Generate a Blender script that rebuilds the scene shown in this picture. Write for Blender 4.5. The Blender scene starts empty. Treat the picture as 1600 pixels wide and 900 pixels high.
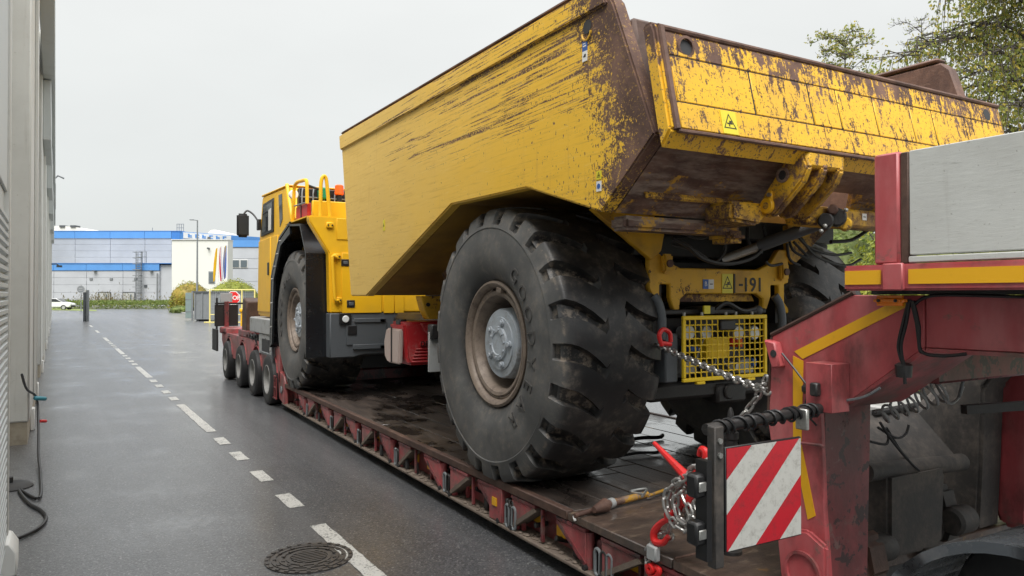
import bpy, bmesh, math, random
from mathutils import Vector, Matrix
R = math.radians
random.seed(7)
scene = bpy.context.scene
C = scene.collection

# ------------------------------------------------------------------ camera
# world axes: Y runs along the low-loader (away from the camera), X to the right, Z up; metres
CAM_H, FPX = 1.85, 1150.0                     # eye height, focal length in photo pixels (1600 wide)
YAW, PITCH = R(29.927), R(0.548)
cam_data = bpy.data.cameras.new('camera')
cam_data.sensor_width = 36.0
cam_data.lens = 36.0 * FPX / 1600.0
cam_data.clip_start, cam_data.clip_end = 0.05, 3000.0
cam = bpy.data.objects.new('camera', cam_data)
C.objects.link(cam)
cam.location = (0, 0, CAM_H)
cam.rotation_euler = (R(90) + PITCH, 0, -YAW)
scene.camera = cam

# ------------------------------------------------------------------ sky, sun, exposure
SUN_EL, SUN_AZ = R(56), R(224)                # azimuth clockwise from +Y
world = bpy.data.worlds.new('World')
scene.world = world
world.use_nodes = True
wt = world.node_tree
wt.nodes.clear()
w_out = wt.nodes.new('ShaderNodeOutputWorld')
w_bg = wt.nodes.new('ShaderNodeBackground')
w_sky = wt.nodes.new('ShaderNodeTexSky')
w_sky.sky_type = 'NISHITA'
w_sky.sun_disc = False
w_sky.sun_elevation = SUN_EL
w_sky.sun_rotation = SUN_AZ
w_geo = wt.nodes.new('ShaderNodeTexCoord')
w_sep = wt.nodes.new('ShaderNodeSeparateXYZ')
wt.links.new(w_geo.outputs['Generated'], w_sep.inputs[0])
w_grad = wt.nodes.new('ShaderNodeValToRGB')   # an even overcast deck, slowly brighter towards the zenith
cr = w_grad.color_ramp
cr.elements[0].position = 0.0
cr.elements[0].color = (2.50, 2.60, 2.55, 1)
cr.elements[1].position = 1.0
cr.elements[1].color = (8.3, 8.35, 8.4, 1)
e = cr.elements.new(0.4)
e.color = (3.02, 3.07, 3.03, 1)
wt.links.new(w_sep.outputs['Z'], w_grad.inputs[0])
w_map = wt.nodes.new('ShaderNodeMapping')
w_map.inputs['Scale'].default_value = (1.2, 1.2, 3.0)
wt.links.new(w_geo.outputs['Generated'], w_map.inputs[0])
w_noise = wt.nodes.new('ShaderNodeTexNoise')
w_noise.inputs['Scale'].default_value = 1.6
w_noise.inputs['Detail'].default_value = 4
wt.links.new(w_map.outputs[0], w_noise.inputs['Vector'])
w_cl = wt.nodes.new('ShaderNodeMapRange')
w_cl.inputs['From Min'].default_value = 0.3
w_cl.inputs['From Max'].default_value = 0.7
w_cl.inputs['To Min'].default_value = 0.94
w_cl.inputs['To Max'].default_value = 1.04
wt.links.new(w_noise.outputs[0], w_cl.inputs[0])
w_mul = wt.nodes.new('ShaderNodeMix')
w_mul.data_type = 'RGBA'
w_mul.blend_type = 'MULTIPLY'
w_mul.inputs[0].default_value = 1.0
wt.links.new(w_grad.outputs[0], w_mul.inputs[6])
wt.links.new(w_cl.outputs[0], w_mul.inputs[7])
w_mix = wt.nodes.new('ShaderNodeMix')         # thin share of the clear sky above the cloud
w_mix.data_type = 'RGBA'
w_mix.inputs[0].default_value = 0.985
wt.links.new(w_sky.outputs[0], w_mix.inputs[6])
wt.links.new(w_mul.outputs[2], w_mix.inputs[7])
wt.links.new(w_mix.outputs[2], w_bg.inputs[0])
w_bg.inputs[1].default_value = 0.1
wt.links.new(w_bg.outputs[0], w_out.inputs[0])

sun_data = bpy.data.lights.new('sun', 'SUN')
sun_data.energy = 1.5
sun_data.angle = R(36)
sun_data.color = (1.0, 0.965, 0.92)
sun = bpy.data.objects.new('sun', sun_data)
C.objects.link(sun)
sd = Vector((math.sin(SUN_AZ) * math.cos(SUN_EL), math.cos(SUN_AZ) * math.cos(SUN_EL), math.sin(SUN_EL)))
sun.rotation_euler = (-sd).to_track_quat('-Z', 'Y').to_euler()
sun.location = (0, 0, 30)

vs = scene.view_settings
vs.view_transform = 'Standard'
vs.look = 'None'
vs.exposure = 1.58
vs.gamma = 1.0
vs.use_curve_mapping = False

# ------------------------------------------------------------------ pixel helpers (photo 1600x900)
def ray(u, v):
    x, y = (u - 800) / FPX, -(v - 450) / FPX
    yy = y * math.cos(PITCH) + math.sin(PITCH)
    zz = -y * math.sin(PITCH) + math.cos(PITCH)
    return Vector((x * math.cos(YAW) + zz * math.sin(YAW), -x * math.sin(YAW) + zz * math.cos(YAW), yy))

def up(u, v, x=None, y=None, z=None):
    r = ray(u, v)
    k = x / r.x if x is not None else (y / r.y if y is not None else (z - CAM_H) / r.z)
    return Vector((r.x * k, r.y * k, CAM_H + r.z * k))

FWD = Vector((math.sin(YAW), math.cos(YAW), 0))
RGT = Vector((math.cos(YAW), -math.sin(YAW), 0))
def far(u, v, d):
    """point seen at pixel (u, v) that stands d metres ahead of the camera"""
    return FWD * d + RGT * ((u - 800) / FPX * d) + Vector((0, 0, CAM_H - (v - 461) / FPX * d))

# ------------------------------------------------------------------ mesh helpers
class MB:
    def __init__(self):
        self.v, self.f = [], []
    def add(self, vs, fs):
        n = len(self.v)
        self.v += [tuple(p) for p in vs]
        self.f += [tuple(i + n for i in q) for q in fs]
        return self
    def box(self, x0, x1, y0, y1, z0, z1):
        v = [(x, y, z) for z in (z0, z1) for y in (y0, y1) for x in (x0, x1)]
        return self.add(v, [(0, 2, 3, 1), (4, 5, 7, 6), (0, 1, 5, 4), (2, 6, 7, 3), (0, 4, 6, 2), (1, 3, 7, 5)])
    def hexa(self, b, t):
        """solid from four bottom and four top points"""
        return self.add(list(b) + list(t), [(3, 2, 1, 0), (4, 5, 6, 7), (0, 1, 5, 4), (1, 2, 6, 5), (2, 3, 7, 6), (3, 0, 4, 7)])
    def prism(self, pts, axis, a0, a1):
        """2D outline extruded along an axis: 'x' takes (y,z), 'y' takes (x,z), 'z' takes (x,y)"""
        def P(p, a):
            return {'x': (a, p[0], p[1]), 'y': (p[0], a, p[1]), 'z': (p[0], p[1], a)}[axis]
        n = len(pts)
        v = [P(p, a0) for p in pts] + [P(p, a1) for p in pts]
        f = [tuple(range(n))[::-1], tuple(range(n, 2 * n))]
        f += [(i, (i + 1) % n, n + (i + 1) % n, n + i) for i in range(n)]
        return self.add(v, f)
    def cyl(self, p0, p1, r, n=12, r1=None, caps=True):
        p0, p1 = Vector(p0), Vector(p1)
        r1 = r if r1 is None else r1
        d = (p1 - p0).normalized()
        a = d.orthogonal().normalized()
        b = d.cross(a)
        v = []
        for p, q in ((p0, r), (p1, r1)):
            v += [p + (a * math.cos(t) + b * math.sin(t)) * q for t in (2 * math.pi * i / n for i in range(n))]
        f = [(i, (i + 1) % n, n + (i + 1) % n, n + i) for i in range(n)]
        if caps:
            f += [tuple(range(n))[::-1], tuple(range(n, 2 * n))]
        return self.add(v, f)
    def tube(self, path, r, n=8, closed=False, radii=None):
        path = [Vector(p) for p in path]
        m = len(path)
        v, f = [], []
        prev = None
        for i, p in enumerate(path):
            if closed:
                t = path[(i + 1) % m] - path[i - 1]
            else:
                t = path[min(i + 1, m - 1)] - path[max(i - 1, 0)]
            t = t.normalized() if t.length > 1e-9 else Vector((0, 0, 1))
            a = t.orthogonal().normalized() if prev is None else (prev - t * prev.dot(t))
            a = a.normalized() if a.length > 1e-6 else t.orthogonal().normalized()
            prev = a
            b = t.cross(a)
            q = radii[i] if radii else r
            v += [p + (a * math.cos(s) + b * math.sin(s)) * q for s in (2 * math.pi * k / n for k in range(n))]
        for i in range(m if closed else m - 1):
            j = (i + 1) % m
            f += [(i * n + k, i * n + (k + 1) % n, j * n + (k + 1) % n, j * n + k) for k in range(n)]
        if not closed:
            f += [tuple(range(n))[::-1], tuple(range((m - 1) * n, m * n))]
        return self.add(v, f)
    def lathe(self, prof, o, axis='x', n=32, closed=False):
        """profile of (radius, along-axis) points spun about an axis through o"""
        v, f = [], []
        o = Vector(o)
        m = len(prof)
        for k in range(n):
            t = 2 * math.pi * k / n
            c, s = math.cos(t), math.sin(t)
            for r, h in prof:
                if axis == 'x': q = (h, r * c, r * s)
                elif axis == 'y': q = (r * s, h, r * c)
                else: q = (r * c, r * s, h)
                v.append(o + Vector(q))
        for k in range(n):
            k2 = (k + 1) % n
            for i in range(m if closed else m - 1):
                j = (i + 1) % m
                f.append((k * m + i, k * m + j, k2 * m + j, k2 * m + i))
        return self.add(v, f)
    def sphere(self, c, r, n=10, sz=None):
        sz = sz or (1, 1, 1)
        prof = [(r * math.sin(math.pi * i / n), -r * math.cos(math.pi * i / n)) for i in range(n + 1)]
        k0 = len(self.v)
        self.lathe(prof, (0, 0, 0), 'z', n * 2)
        for i in range(k0, len(self.v)):
            x, y, z = self.v[i]
            self.v[i] = (c[0] + x * sz[0], c[1] + y * sz[1], c[2] + z * sz[2])
        return self

def arc(c, r, a0, a1, n, plane='yz', k=0.0):
    out = []
    for i in range(n + 1):
        t = a0 + (a1 - a0) * i / n
        p, q = r * math.cos(t), r * math.sin(t)
        out.append({'yz': (k, c[0] + p, c[1] + q), 'xz': (c[0] + p, k, c[1] + q), 'xy': (c[0] + p, c[1] + q, k)}[plane])
    return out

def smooth_path(pts, k=6):
    """Catmull-Rom through the points"""
    pts = [Vector(p) for p in pts]
    out = []
    for i in range(len(pts) - 1):
        p0, p1, p2, p3 = pts[max(i - 1, 0)], pts[i], pts[i + 1], pts[min(i + 2, len(pts) - 1)]
        for j in range(k):
            t = j / k
            out.append(0.5 * ((2 * p1) + (p2 - p0) * t + (2 * p0 - 5 * p1 + 4 * p2 - p3) * t * t + (3 * p1 - p0 - 3 * p2 + p3) * t ** 3))
    out.append(pts[-1])
    return out

def root_loc(o):
    p = Vector((0, 0, 0))
    while o is not None:
        p += o.location
        o = o.parent
    return p

def mesh_of(mb, name, bevel=0.0, seg=1, flat=False, recalc=True, merge=False):
    me = bpy.data.meshes.new(name)
    me.from_pydata(mb.v, [], mb.f)
    if recalc or bevel or merge:
        bm = bmesh.new()
        bm.from_mesh(me)
        if merge:
            bmesh.ops.remove_doubles(bm, verts=bm.verts, dist=1e-5)
        if recalc:
            bmesh.ops.recalc_face_normals(bm, faces=bm.faces)
        if bevel:
            es = [e for e in bm.edges if len(e.link_faces) == 2 and e.calc_face_angle(0) > R(30)]
            bmesh.ops.bevel(bm, geom=es, offset=bevel, segments=seg, affect='EDGES', clamp_overlap=True)
        bm.to_mesh(me)
        bm.free()
    if not flat:
        me.polygons.foreach_set('use_smooth', [True] * len(me.polygons))
        me.set_sharp_from_angle(angle=R(38))
    return me

def part(mb, name, mat, parent=None, bevel=0.0, seg=1, flat=False, local=False, merge=False, label=None, recalc=True):
    """one mesh object; mesh points are given in world space unless local"""
    me = mesh_of(mb, name, bevel, seg, flat, recalc, merge)
    o = bpy.data.objects.new(name, me)
    me.materials.append(mat)
    C.objects.link(o)
    if parent is not None:
        o.parent = parent
        if not local:
            me.transform(Matrix.Translation(-root_loc(parent)))
    else:
        if not local:
            xs = [v.co for v in me.vertices]
            b = Vector((sum((min(p[i] for p in xs), max(p[i] for p in xs))) / 2 for i in range(3)))
            b.z = min(p.z for p in xs)
            me.transform(Matrix.Translation(-b))
            o.location = b
    if label:
        o['label'] = label
    return o

def thing(name, label, cat, loc=(0, 0, 0), rz=0.0, group=None):
    o = bpy.data.objects.new(name, None)
    o.empty_display_size = 0.2
    C.objects.link(o)
    o.location = loc
    o.rotation_euler = (0, 0, rz)
    o['label'] = label
    o['category'] = cat
    if group:
        o['group'] = group
    return o

def tag(o, label, cat, group=None):
    o['label'] = label
    o['category'] = cat
    if group:
        o['group'] = group
    return o

def struct(o):
    o['kind'] = 'structure'
    return o

def dup(o, parent=None, loc=None, rz=None):
    c = o.copy()
    C.objects.link(c)
    c.parent = parent
    if loc is not None:
        c.location = loc
    if rz is not None:
        c.rotation_euler = (0, 0, rz)
    for ch in list(o.children):
        dup(ch, c)
    return c

def inst(name, me, mat, parent, M):
    """light copy sharing mesh data, placed by a matrix local to its parent"""
    o = bpy.data.objects.new(name, me)
    if mat and not me.materials:
        me.materials.append(mat)
    C.objects.link(o)
    o.parent = parent
    o.matrix_local = M
    return o

def text_mb(body, size, depth=0.002, bold=0.0):
    """flat lettering as mesh in the XY plane, centred"""
    cu = bpy.data.curves.new('lettering', 'FONT')
    cu.body = body
    cu.size = size
    cu.align_x, cu.align_y = 'CENTER', 'CENTER'
    cu.extrude = depth
    cu.offset = bold
    cu.resolution_u = 3
    ob = bpy.data.objects.new('lettering', cu)
    C.objects.link(ob)
    bpy.context.view_layer.update()
    me = bpy.data.meshes.new_from_object(ob.evaluated_get(bpy.context.evaluated_depsgraph_get()))
    mb = MB().add([v.co[:] for v in me.vertices], [tuple(p.vertices) for p in me.polygons])
    bpy.data.objects.remove(ob)
    bpy.data.curves.remove(cu)
    bpy.data.meshes.remove(me)
    return mb

def xform(mb, M):
    mb.v = [tuple(M @ Vector(p)) for p in mb.v]
    return mb

def frame(o, ex, ey):
    """matrix with origin o, local x = ex, local y = ey"""
    ex, ey = Vector(ex).normalized(), Vector(ey)
    ez = ex.cross(ey).normalized()
    ey = ez.cross(ex)
    M = Matrix((ex, ey, ez)).transposed().to_4x4()
    M.translation = Vector(o)
    return M

# ------------------------------------------------------------------ materials
class NT:
    def __init__(self, name):
        self.m = bpy.data.materials.new(name)
        self.m.use_nodes = True
        self.t = self.m.node_tree
        self.b = self.t.nodes['Principled BSDF']
        self.tc = self.t.nodes.new('ShaderNodeTexCoord')
    def link(self, a, b):
        self.t.links.new(a, b)
    def set(self, sock, val):
        if isinstance(val, bpy.types.NodeSocket):
            self.link(val, sock)
        elif hasattr(sock, 'default_value'):
            if hasattr(sock.default_value, '__len__') and not hasattr(val, '__len__'):
                val = (val,) * len(sock.default_value)
            if hasattr(val, '__len__') and len(val) == 3 and len(sock.default_value) == 4:
                val = tuple(val) + (1,)
            sock.default_value = val
    def vec(self, scale=(1, 1, 1), loc=(0, 0, 0), rot=(0, 0, 0), src='Object'):
        n = self.t.nodes.new('ShaderNodeMapping')
        self.link(self.tc.outputs[src], n.inputs[0])
        n.inputs['Scale'].default_value = scale
        n.inputs['Location'].default_value = loc
        n.inputs['Rotation'].default_value = rot
        return n.outputs[0]
    def xyz(self, src='Object'):
        n = self.t.nodes.new('ShaderNodeSeparateXYZ')
        self.link(self.tc.outputs[src], n.inputs[0])
        return n.outputs
    def noise(self, scale=5, detail=3, rough=0.55, v=None, dist=0.0, out=0):
        n = self.t.nodes.new('ShaderNodeTexNoise')
        self.link(v if v is not None else self.tc.outputs['Object'], n.inputs['Vector'])
        n.inputs['Scale'].default_value = scale
        n.inputs['Detail'].default_value = detail
        n.inputs['Roughness'].default_value = rough
        n.inputs['Distortion'].default_value = dist
        return n.outputs[out]
    def voronoi(self, scale=5, v=None, feature='F1', out='Distance'):
        n = self.t.nodes.new('ShaderNodeTexVoronoi')
        n.feature = feature
        self.link(v if v is not None else self.tc.outputs['Object'], n.inputs['Vector'])
        n.inputs['Scale'].default_value = scale
        return n.outputs[out]
    def wave(self, scale, v, direction='Z'):
        n = self.t.nodes.new('ShaderNodeTexWave')
        n.bands_direction = direction
        self.link(v, n.inputs['Vector'])
        n.inputs['Scale'].default_value = scale
        return n.outputs['Fac']
    def math(self, op, a, b=0.5, c=None, clamp=False):
        n = self.t.nodes.new('ShaderNodeMath')
        n.operation = op
        n.use_clamp = clamp
        self.set(n.inputs[0], a)
        self.set(n.inputs[1], b)
        if c is not None:
            self.set(n.inputs[2], c)
        return n.outputs[0]
    def rng(self, x, a, b, lo=0.0, hi=1.0, smooth=True):
        n = self.t.nodes.new('ShaderNodeMapRange')
        n.interpolation_type = 'SMOOTHSTEP' if smooth else 'LINEAR'
        self.set(n.inputs['Value'], x)
        n.inputs['From Min'].default_value = a
        n.inputs['From Max'].default_value = b
        n.inputs['To Min'].default_value = lo
        n.inputs['To Max'].default_value = hi
        return n.outputs[0]
    def mix(self, f, a, b):
        n = self.t.nodes.new('ShaderNodeMix')
        n.data_type = 'RGBA'
        self.set(n.inputs[0], f)
        self.set(n.inputs[6], a)
        self.set(n.inputs[7], b)
        return n.outputs[2]
    def bump(self, h, strength=0.3, dist=0.01):
        n = self.t.nodes.new('ShaderNodeBump')
        n.inputs['Strength'].default_value = strength
        n.inputs['Distance'].default_value = dist
        self.set(n.inputs['Height'], h)
        self.link(n.outputs[0], self.b.inputs['Normal'])
    def fin(self, col, rough=0.6, metal=0.0, spec=0.5):
        self.set(self.b.inputs['Base Color'], col)
        self.set(self.b.inputs['Roughness'], rough)
        self.set(self.b.inputs['Metallic'], metal)
        self.set(self.b.inputs['Specular IOR Level'], spec)
        return self.m

def dirty(name, col, dirt=(0.06, 0.05, 0.04), amount=0.5, scale=3.0, rough=0.55, metal=0.0, bump=0.15, spec=0.5, fine=60.0):
    """paint, rubber or metal with blotchy grime and small scratches"""
    n = NT(name)
    a = n.noise(scale, 6, 0.65)
    b = n.noise(scale * 7, 4, 0.6)
    f = n.rng(n.math('ADD', n.math('MULTIPLY', a, 0.7), n.math('MULTIPLY', b, 0.3)), 0.62 - 0.3 * amount, 0.78)
    c = n.mix(n.math('MULTIPLY', f, min(1.0, 0.35 + amount)), col, dirt)
    r = n.math('ADD', n.math('MULTIPLY', f, 0.25), rough, clamp=True)
    if bump:
        n.bump(n.noise(fine, 4, 0.6), bump, 0.004)
    return n.fin(c, r, metal, spec)

YEL = (0.80, 0.455, 0.022)
RUST = (0.085, 0.045, 0.034)

def rust_col(n):
    a = n.noise(3.5, 6, 0.7)
    c = n.mix(n.rng(a, 0.35, 0.7), (0.080, 0.044, 0.034), (0.19, 0.108, 0.078))
    s = n.noise(5, 5, 0.7, n.vec((1.2, 1.2, 9), rot=(0.9, 0.1, 0)))
    return n.mix(n.rng(s, 0.6, 0.75, 0, 0.6), c, (0.30, 0.19, 0.13))

def worn_yellow(name, kind, root):
    """chipped machine paint over rusted steel; wear follows edges and scrape directions of the part"""
    n = NT(name)
    X, Y, Z = n.xyz()
    wy = n.math('ADD', Y, root.y)
    wz = n.math('ADD', Z, root.z)
    wx = n.math('ADD', X, root.x)
    n1 = n.noise(2.2, 5, 0.6)
    n2 = n.noise(26, 5, 0.7)
    n3 = n.noise(85, 3, 0.7)
    n0 = n.noise(8, 6, 0.7)
    grit = n.math('ADD', n.math('ADD', n.math('MULTIPLY', n2, 0.40), n.math('MULTIPLY', n3, 0.25)), n.math('MULTIPLY', n0, 0.35))
    base = n.mix(n.rng(n1, 0.35, 0.7), YEL, (0.68, 0.38, 0.04))
    if kind == 'side':
        fade = n.rng(n.math('ADD', wy, n.math('MULTIPLY', n1, 1.6)), 4.5, 8.5)
        base = n.mix(fade, (0.82, 0.485, 0.035), (0.73, 0.49, 0.125))
        # fine horizontal rub marks in the dust
        rub = n.noise(3, 6, 0.7, n.vec((1, 0.5, 14), rot=(R(3), 0, 0)))
        base = n.mix(n.rng(rub, 0.50, 0.72, 0, 0.6), base, (0.50, 0.28, 0.04))
        rub2 = n.noise(4.5, 7, 0.72, n.vec((1, 0.9, 10), loc=(2, 7, 1), rot=(R(-14), 0, 0)), 0.5)
        base = n.mix(n.rng(rub2, 0.56, 0.72, 0, 0.5), base, (0.84, 0.62, 0.22))
        drip = n.noise(3.0, 6, 0.7, n.vec((1, 6, 0.5), loc=(0, 3, 0)))
        base = n.mix(n.rng(drip, 0.56, 0.76, 0, 0.45), base, (0.55, 0.30, 0.06))
        # long scrapes below the top rail
        s1 = n.noise(2.1, 9, 0.70, n.vec((1, 0.30, 13), rot=(R(2), 0, 0)), 0.25)
        s2 = n.noise(2.5, 8, 0.72, n.vec((1, 0.55, 26), loc=(3, 1, 5), rot=(R(-4), 0, 0)), 0.25)
        zone = n.math('MULTIPLY', n.rng(n.math('ADD', wz, n.math('MULTIPLY', n1, 0.5)), 3.0, 3.55), n.rng(wy, 8.4, 6.2))
        zone2 = n.math('MULTIPLY', n.rng(wz, 2.75, 3.15), n.rng(wy, 7.6, 5.0))
        scr = n.rng(n.math('ADD', s1, n.math('MULTIPLY', zone, 0.15)), 0.69, 0.72)
        scr2 = n.rng(n.math('ADD', s2, n.math('MULTIPLY', zone2, 0.13)), 0.67, 0.70)
        # rusted rear edge: solid at the edge, breaking up into chips
        edge = n.rng(n.math('ADD', wy, n.math('MULTIPLY', n.math('SUBTRACT', wz, 3.0), -0.35)), 4.05, 2.98)
        low = n.math('MULTIPLY', n.rng(wz, 2.66, 2.54), n.rng(wy, 5.6, 4.9))
        ch = n.math('ADD', n.math('ADD', n.math('MULTIPLY', edge, 0.27), n.math('MULTIPLY', low, 0.07)), n.math('MULTIPLY', n1, 0.05))
        chips = n.rng(n.math('ADD', grit, ch), 0.665, 0.69)
        # fine speckle of chips spreading forward from the rear edge, and a few lone spots
        sp1 = n.noise(48, 3, 0.6, n.vec((1, 1, 0.55)))
        far_ = n.rng(n.math('ADD', wy, n.math('MULTIPLY', n1, 1.2)), 5.6, 3.4)
        spk = n.rng(n.math('ADD', sp1, n.math('MULTIPLY', far_, 0.115)), 0.685, 0.71)
        lone = n.rng(n.math('ADD', n.math('MULTIPLY', n.noise(13, 4, 0.65, n.vec((1, 1, 1.4), loc=(7, 0, 3))), 0.8), n.math('MULTIPLY', sp1, 0.2)), 0.675, 0.69)
        wear = n.math('MAXIMUM', n.math('MAXIMUM', n.math('MAXIMUM', scr, scr2), chips), n.math('MAXIMUM', spk, lone))
        # yellow flecks left standing in the rust
        left = n.rng(n.math('SUBTRACT', n.noise(60, 4, 0.65), n.math('MULTIPLY', edge, 0.05)), 0.54, 0.58, 0, 0.85)
        wear = n.math('MULTIPLY', wear, n.math('SUBTRACT', 1.0, n.math('MULTIPLY', left, n.rng(edge, 0.2, 1.0, 0.9, 0.25))))
    elif kind == 'gate':
        st = n.noise(4, 7, 0.75, n.vec((7, 2, 1.4), rot=(0, R(24), 0)), 0.5)
        top = n.rng(n.math('ADD', wz, n.math('MULTIPLY', n1, 0.25)), 3.12, 3.42)
        a = n.math('ADD', n.math('MULTIPLY', st, 0.50), n.math('MULTIPLY', grit, 0.60))
        a = n.math('ADD', a, n.math('ADD', n.math('MULTIPLY', top, 0.075), n.math('MULTIPLY', n1, 0.12)))
        fine = n.rng(n.noise(62, 4, 0.65), 0.60, 0.63, 0, 0.9)
        wear = n.math('MAXIMUM', n.rng(a, 0.64, 0.665), fine)
    elif kind == 'frame':
        a = n.math('ADD', grit, n.math('MULTIPLY', n1, 0.35))
        wear = n.rng(a, 0.745, 0.79)
        base = n.mix(n.rng(n.noise(3.1, 5, 0.6), 0.45, 0.75, 0, 0.7), base, (0.33, 0.18, 0.04))
    elif kind == 'grimy':
        a = n.math('ADD', grit, n.math('MULTIPLY', n1, 0.4))
        wear = n.rng(a, 0.66, 0.76)
        base = n.mix(n.rng(n.noise(4, 5, 0.6), 0.35, 0.65), base, (0.26, 0.14, 0.035))
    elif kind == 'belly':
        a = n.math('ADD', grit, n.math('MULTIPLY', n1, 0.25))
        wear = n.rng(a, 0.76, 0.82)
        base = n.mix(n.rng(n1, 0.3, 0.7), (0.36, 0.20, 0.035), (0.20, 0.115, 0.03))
    else:                                   # clean front unit
        wear = n.rng(n.math('ADD', grit, n.math('MULTIPLY', n1, 0.1)), 0.80, 0.84)
        base = n.mix(n.rng(n1, 0.4, 0.75), (0.84, 0.475, 0.014), (0.75, 0.43, 0.025))
    col = n.mix(wear, base, rust_col(n))
    dent = n.math('MULTIPLY', n.noise(1.7, 3, 0.5), 3.0)
    n.bump(n.math('ADD', dent, n.math('SUBTRACT', n.math('MULTIPLY', n.noise(9, 4, 0.6), 0.4), n.math('MULTIPLY', wear, 0.5))), 0.4, 0.008)
    rough = n.math('ADD', n.math('MULTIPLY', wear, 0.28), 0.42 if kind == 'clean' else 0.5)
    return n.fin(col, rough, 0.0, 0.4)

def rusty(name, dark=1.0, yellow=0.0, pale=0.0):
    n = NT(name)
    c = rust_col(n)
    if pale:                                  # ground, scraped steel showing grey through the rust
        q = n.noise(3.0, 7, 0.7, n.vec((1.0, 3.0, 6.0), rot=(0.5, 0.2, 0)))
        c = n.mix(n.rng(q, 0.40, 0.68, 0, pale), c, (0.34, 0.27, 0.22))
    if yellow:
        g = n.math('ADD', n.noise(4, 5, 0.7), n.math('MULTIPLY', n.noise(40, 4, 0.7), 0.35))
        c = n.mix(n.rng(g, 0.80 - yellow, 0.9 - yellow), c, (0.50, 0.27, 0.03))
    c = n.mix(1.0 - dark, c, (0.02, 0.015, 0.013))
    n.bump(n.noise(30, 5, 0.7), 0.4, 0.006)
    return n.fin(c, 0.62, 0.0, 0.4)

M = {}
TR = Vector((4.27, 8.0, 0.44))              # foot of the dump truck (on the trailer deck)
M['box_side'] = worn_yellow('worn_yellow_box_side', 'side', TR)
M['gate'] = worn_yellow('worn_yellow_tailgate', 'gate', TR)
M['yel_frame'] = worn_yellow('worn_yellow_frame', 'frame', TR)
M['yel_grimy'] = worn_yellow('grimy_yellow', 'grimy', TR)
M['yel_belly'] = worn_yellow('dull_yellow_underside', 'belly', TR)
M['yel'] = worn_yellow('machine_yellow', 'clean', TR)
M['rust'] = rusty('rusted_steel')
M['rust_dark'] = rusty('dark_rusted_steel', 0.6)
M['rust_yel'] = rusty('rust_with_yellow_remains', 1.0, 0.09, 0.8)
M['rust_pale'] = rusty('scraped_rusty_steel', 1.0, 0.0, 0.6)
M['black'] = dirty('black_paint', (0.016, 0.016, 0.017), (0.05, 0.045, 0.04), 0.4, 3, 0.4)
M['black_gloss'] = dirty('black_plastic_fender', (0.012, 0.013, 0.015), (0.05, 0.05, 0.05), 0.3, 2.5, 0.22, bump=0.05)
M['grime'] = dirty('oily_black_metal', (0.022, 0.021, 0.021), (0.075, 0.062, 0.05), 0.45, 4, 0.45, bump=0.4)
M['hose'] = dirty('black_hose', (0.012, 0.012, 0.013), (0.04, 0.037, 0.033), 0.35, 8, 0.45, bump=0)
M['dgrey'] = dirty('dark_grey_paint', (0.085, 0.095, 0.105), (0.045, 0.042, 0.04), 0.4, 2.5, 0.5)
M['mgrey'] = dirty('mid_grey_paint', (0.19, 0.205, 0.215), (0.08, 0.07, 0.06), 0.45, 3, 0.55)
M['lgrey'] = dirty('light_grey_casting', (0.36, 0.37, 0.37), (0.16, 0.14, 0.11), 0.5, 5, 0.5)
M['hub'] = dirty('pale_grey_hub', (0.36, 0.40, 0.44), (0.19, 0.165, 0.14), 0.6, 9, 0.48, bump=0.3)
M['rim'] = dirty('brown_rusted_rim', (0.21, 0.165, 0.13), (0.07, 0.05, 0.042), 0.65, 9, 0.5, 0.1, 0.35)
M['rim_grey'] = dirty('grey_truck_rim', (0.26, 0.26, 0.25), (0.10, 0.085, 0.07), 0.6, 6, 0.55)
M['steel'] = dirty('galvanised_steel', (0.42, 0.42, 0.40), (0.16, 0.13, 0.10), 0.45, 12, 0.34, 0.75, 0.2)
M['chain'] = dirty('chain_steel', (0.50, 0.49, 0.47), (0.12, 0.09, 0.07), 0.45, 25, 0.32, 0.85, 0.2)
M['glass'] = NT('cab_glass').fin((0.03, 0.035, 0.04), 0.05, 0, 0.8)
M['lamp'] = NT('clear_lamp').fin((0.75, 0.78, 0.78), 0.12, 0, 0.7)
M['amber'] = NT('amber_lens').fin((0.80, 0.22, 0.01), 0.22, 0, 0.6)
M['orange'] = NT('orange_beacon').fin((0.80, 0.12, 0.01), 0.2, 0, 0.6)
M['green'] = NT('green_lamp').fin((0.01, 0.22, 0.10), 0.3)
M['white'] = dirty('white_paint', (0.74, 0.74, 0.71), (0.3, 0.28, 0.25), 0.3, 6, 0.5, bump=0.05)
M['blue_st'] = NT('blue_sticker').fin((0.03, 0.11, 0.38), 0.4)
M['yel_st'] = dirty('yellow_sticker', (0.72, 0.62, 0.03), (0.35, 0.28, 0.06), 0.3, 20, 0.4, bump=0)
M['ink'] = NT('black_print').fin((0.015, 0.014, 0.012), 0.5)
M['red_bright'] = dirty('bright_red_paint', (0.66, 0.022, 0.022), (0.12, 0.03, 0.02), 0.3, 18, 0.35, bump=0.1)
M['red_tank'] = dirty('faded_red_plastic', (0.42, 0.02, 0.025), (0.42, 0.22, 0.2), 0.5, 6, 0.4, bump=0.1)
M['tank_dust'] = dirty('dusty_pale_plastic', (0.50, 0.40, 0.36), (0.40, 0.06, 0.06), 0.35, 4, 0.6, bump=0.1)
M['cable_blue'] = NT('blue_plug').fin((0.05, 0.26, 0.33), 0.4)

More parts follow.
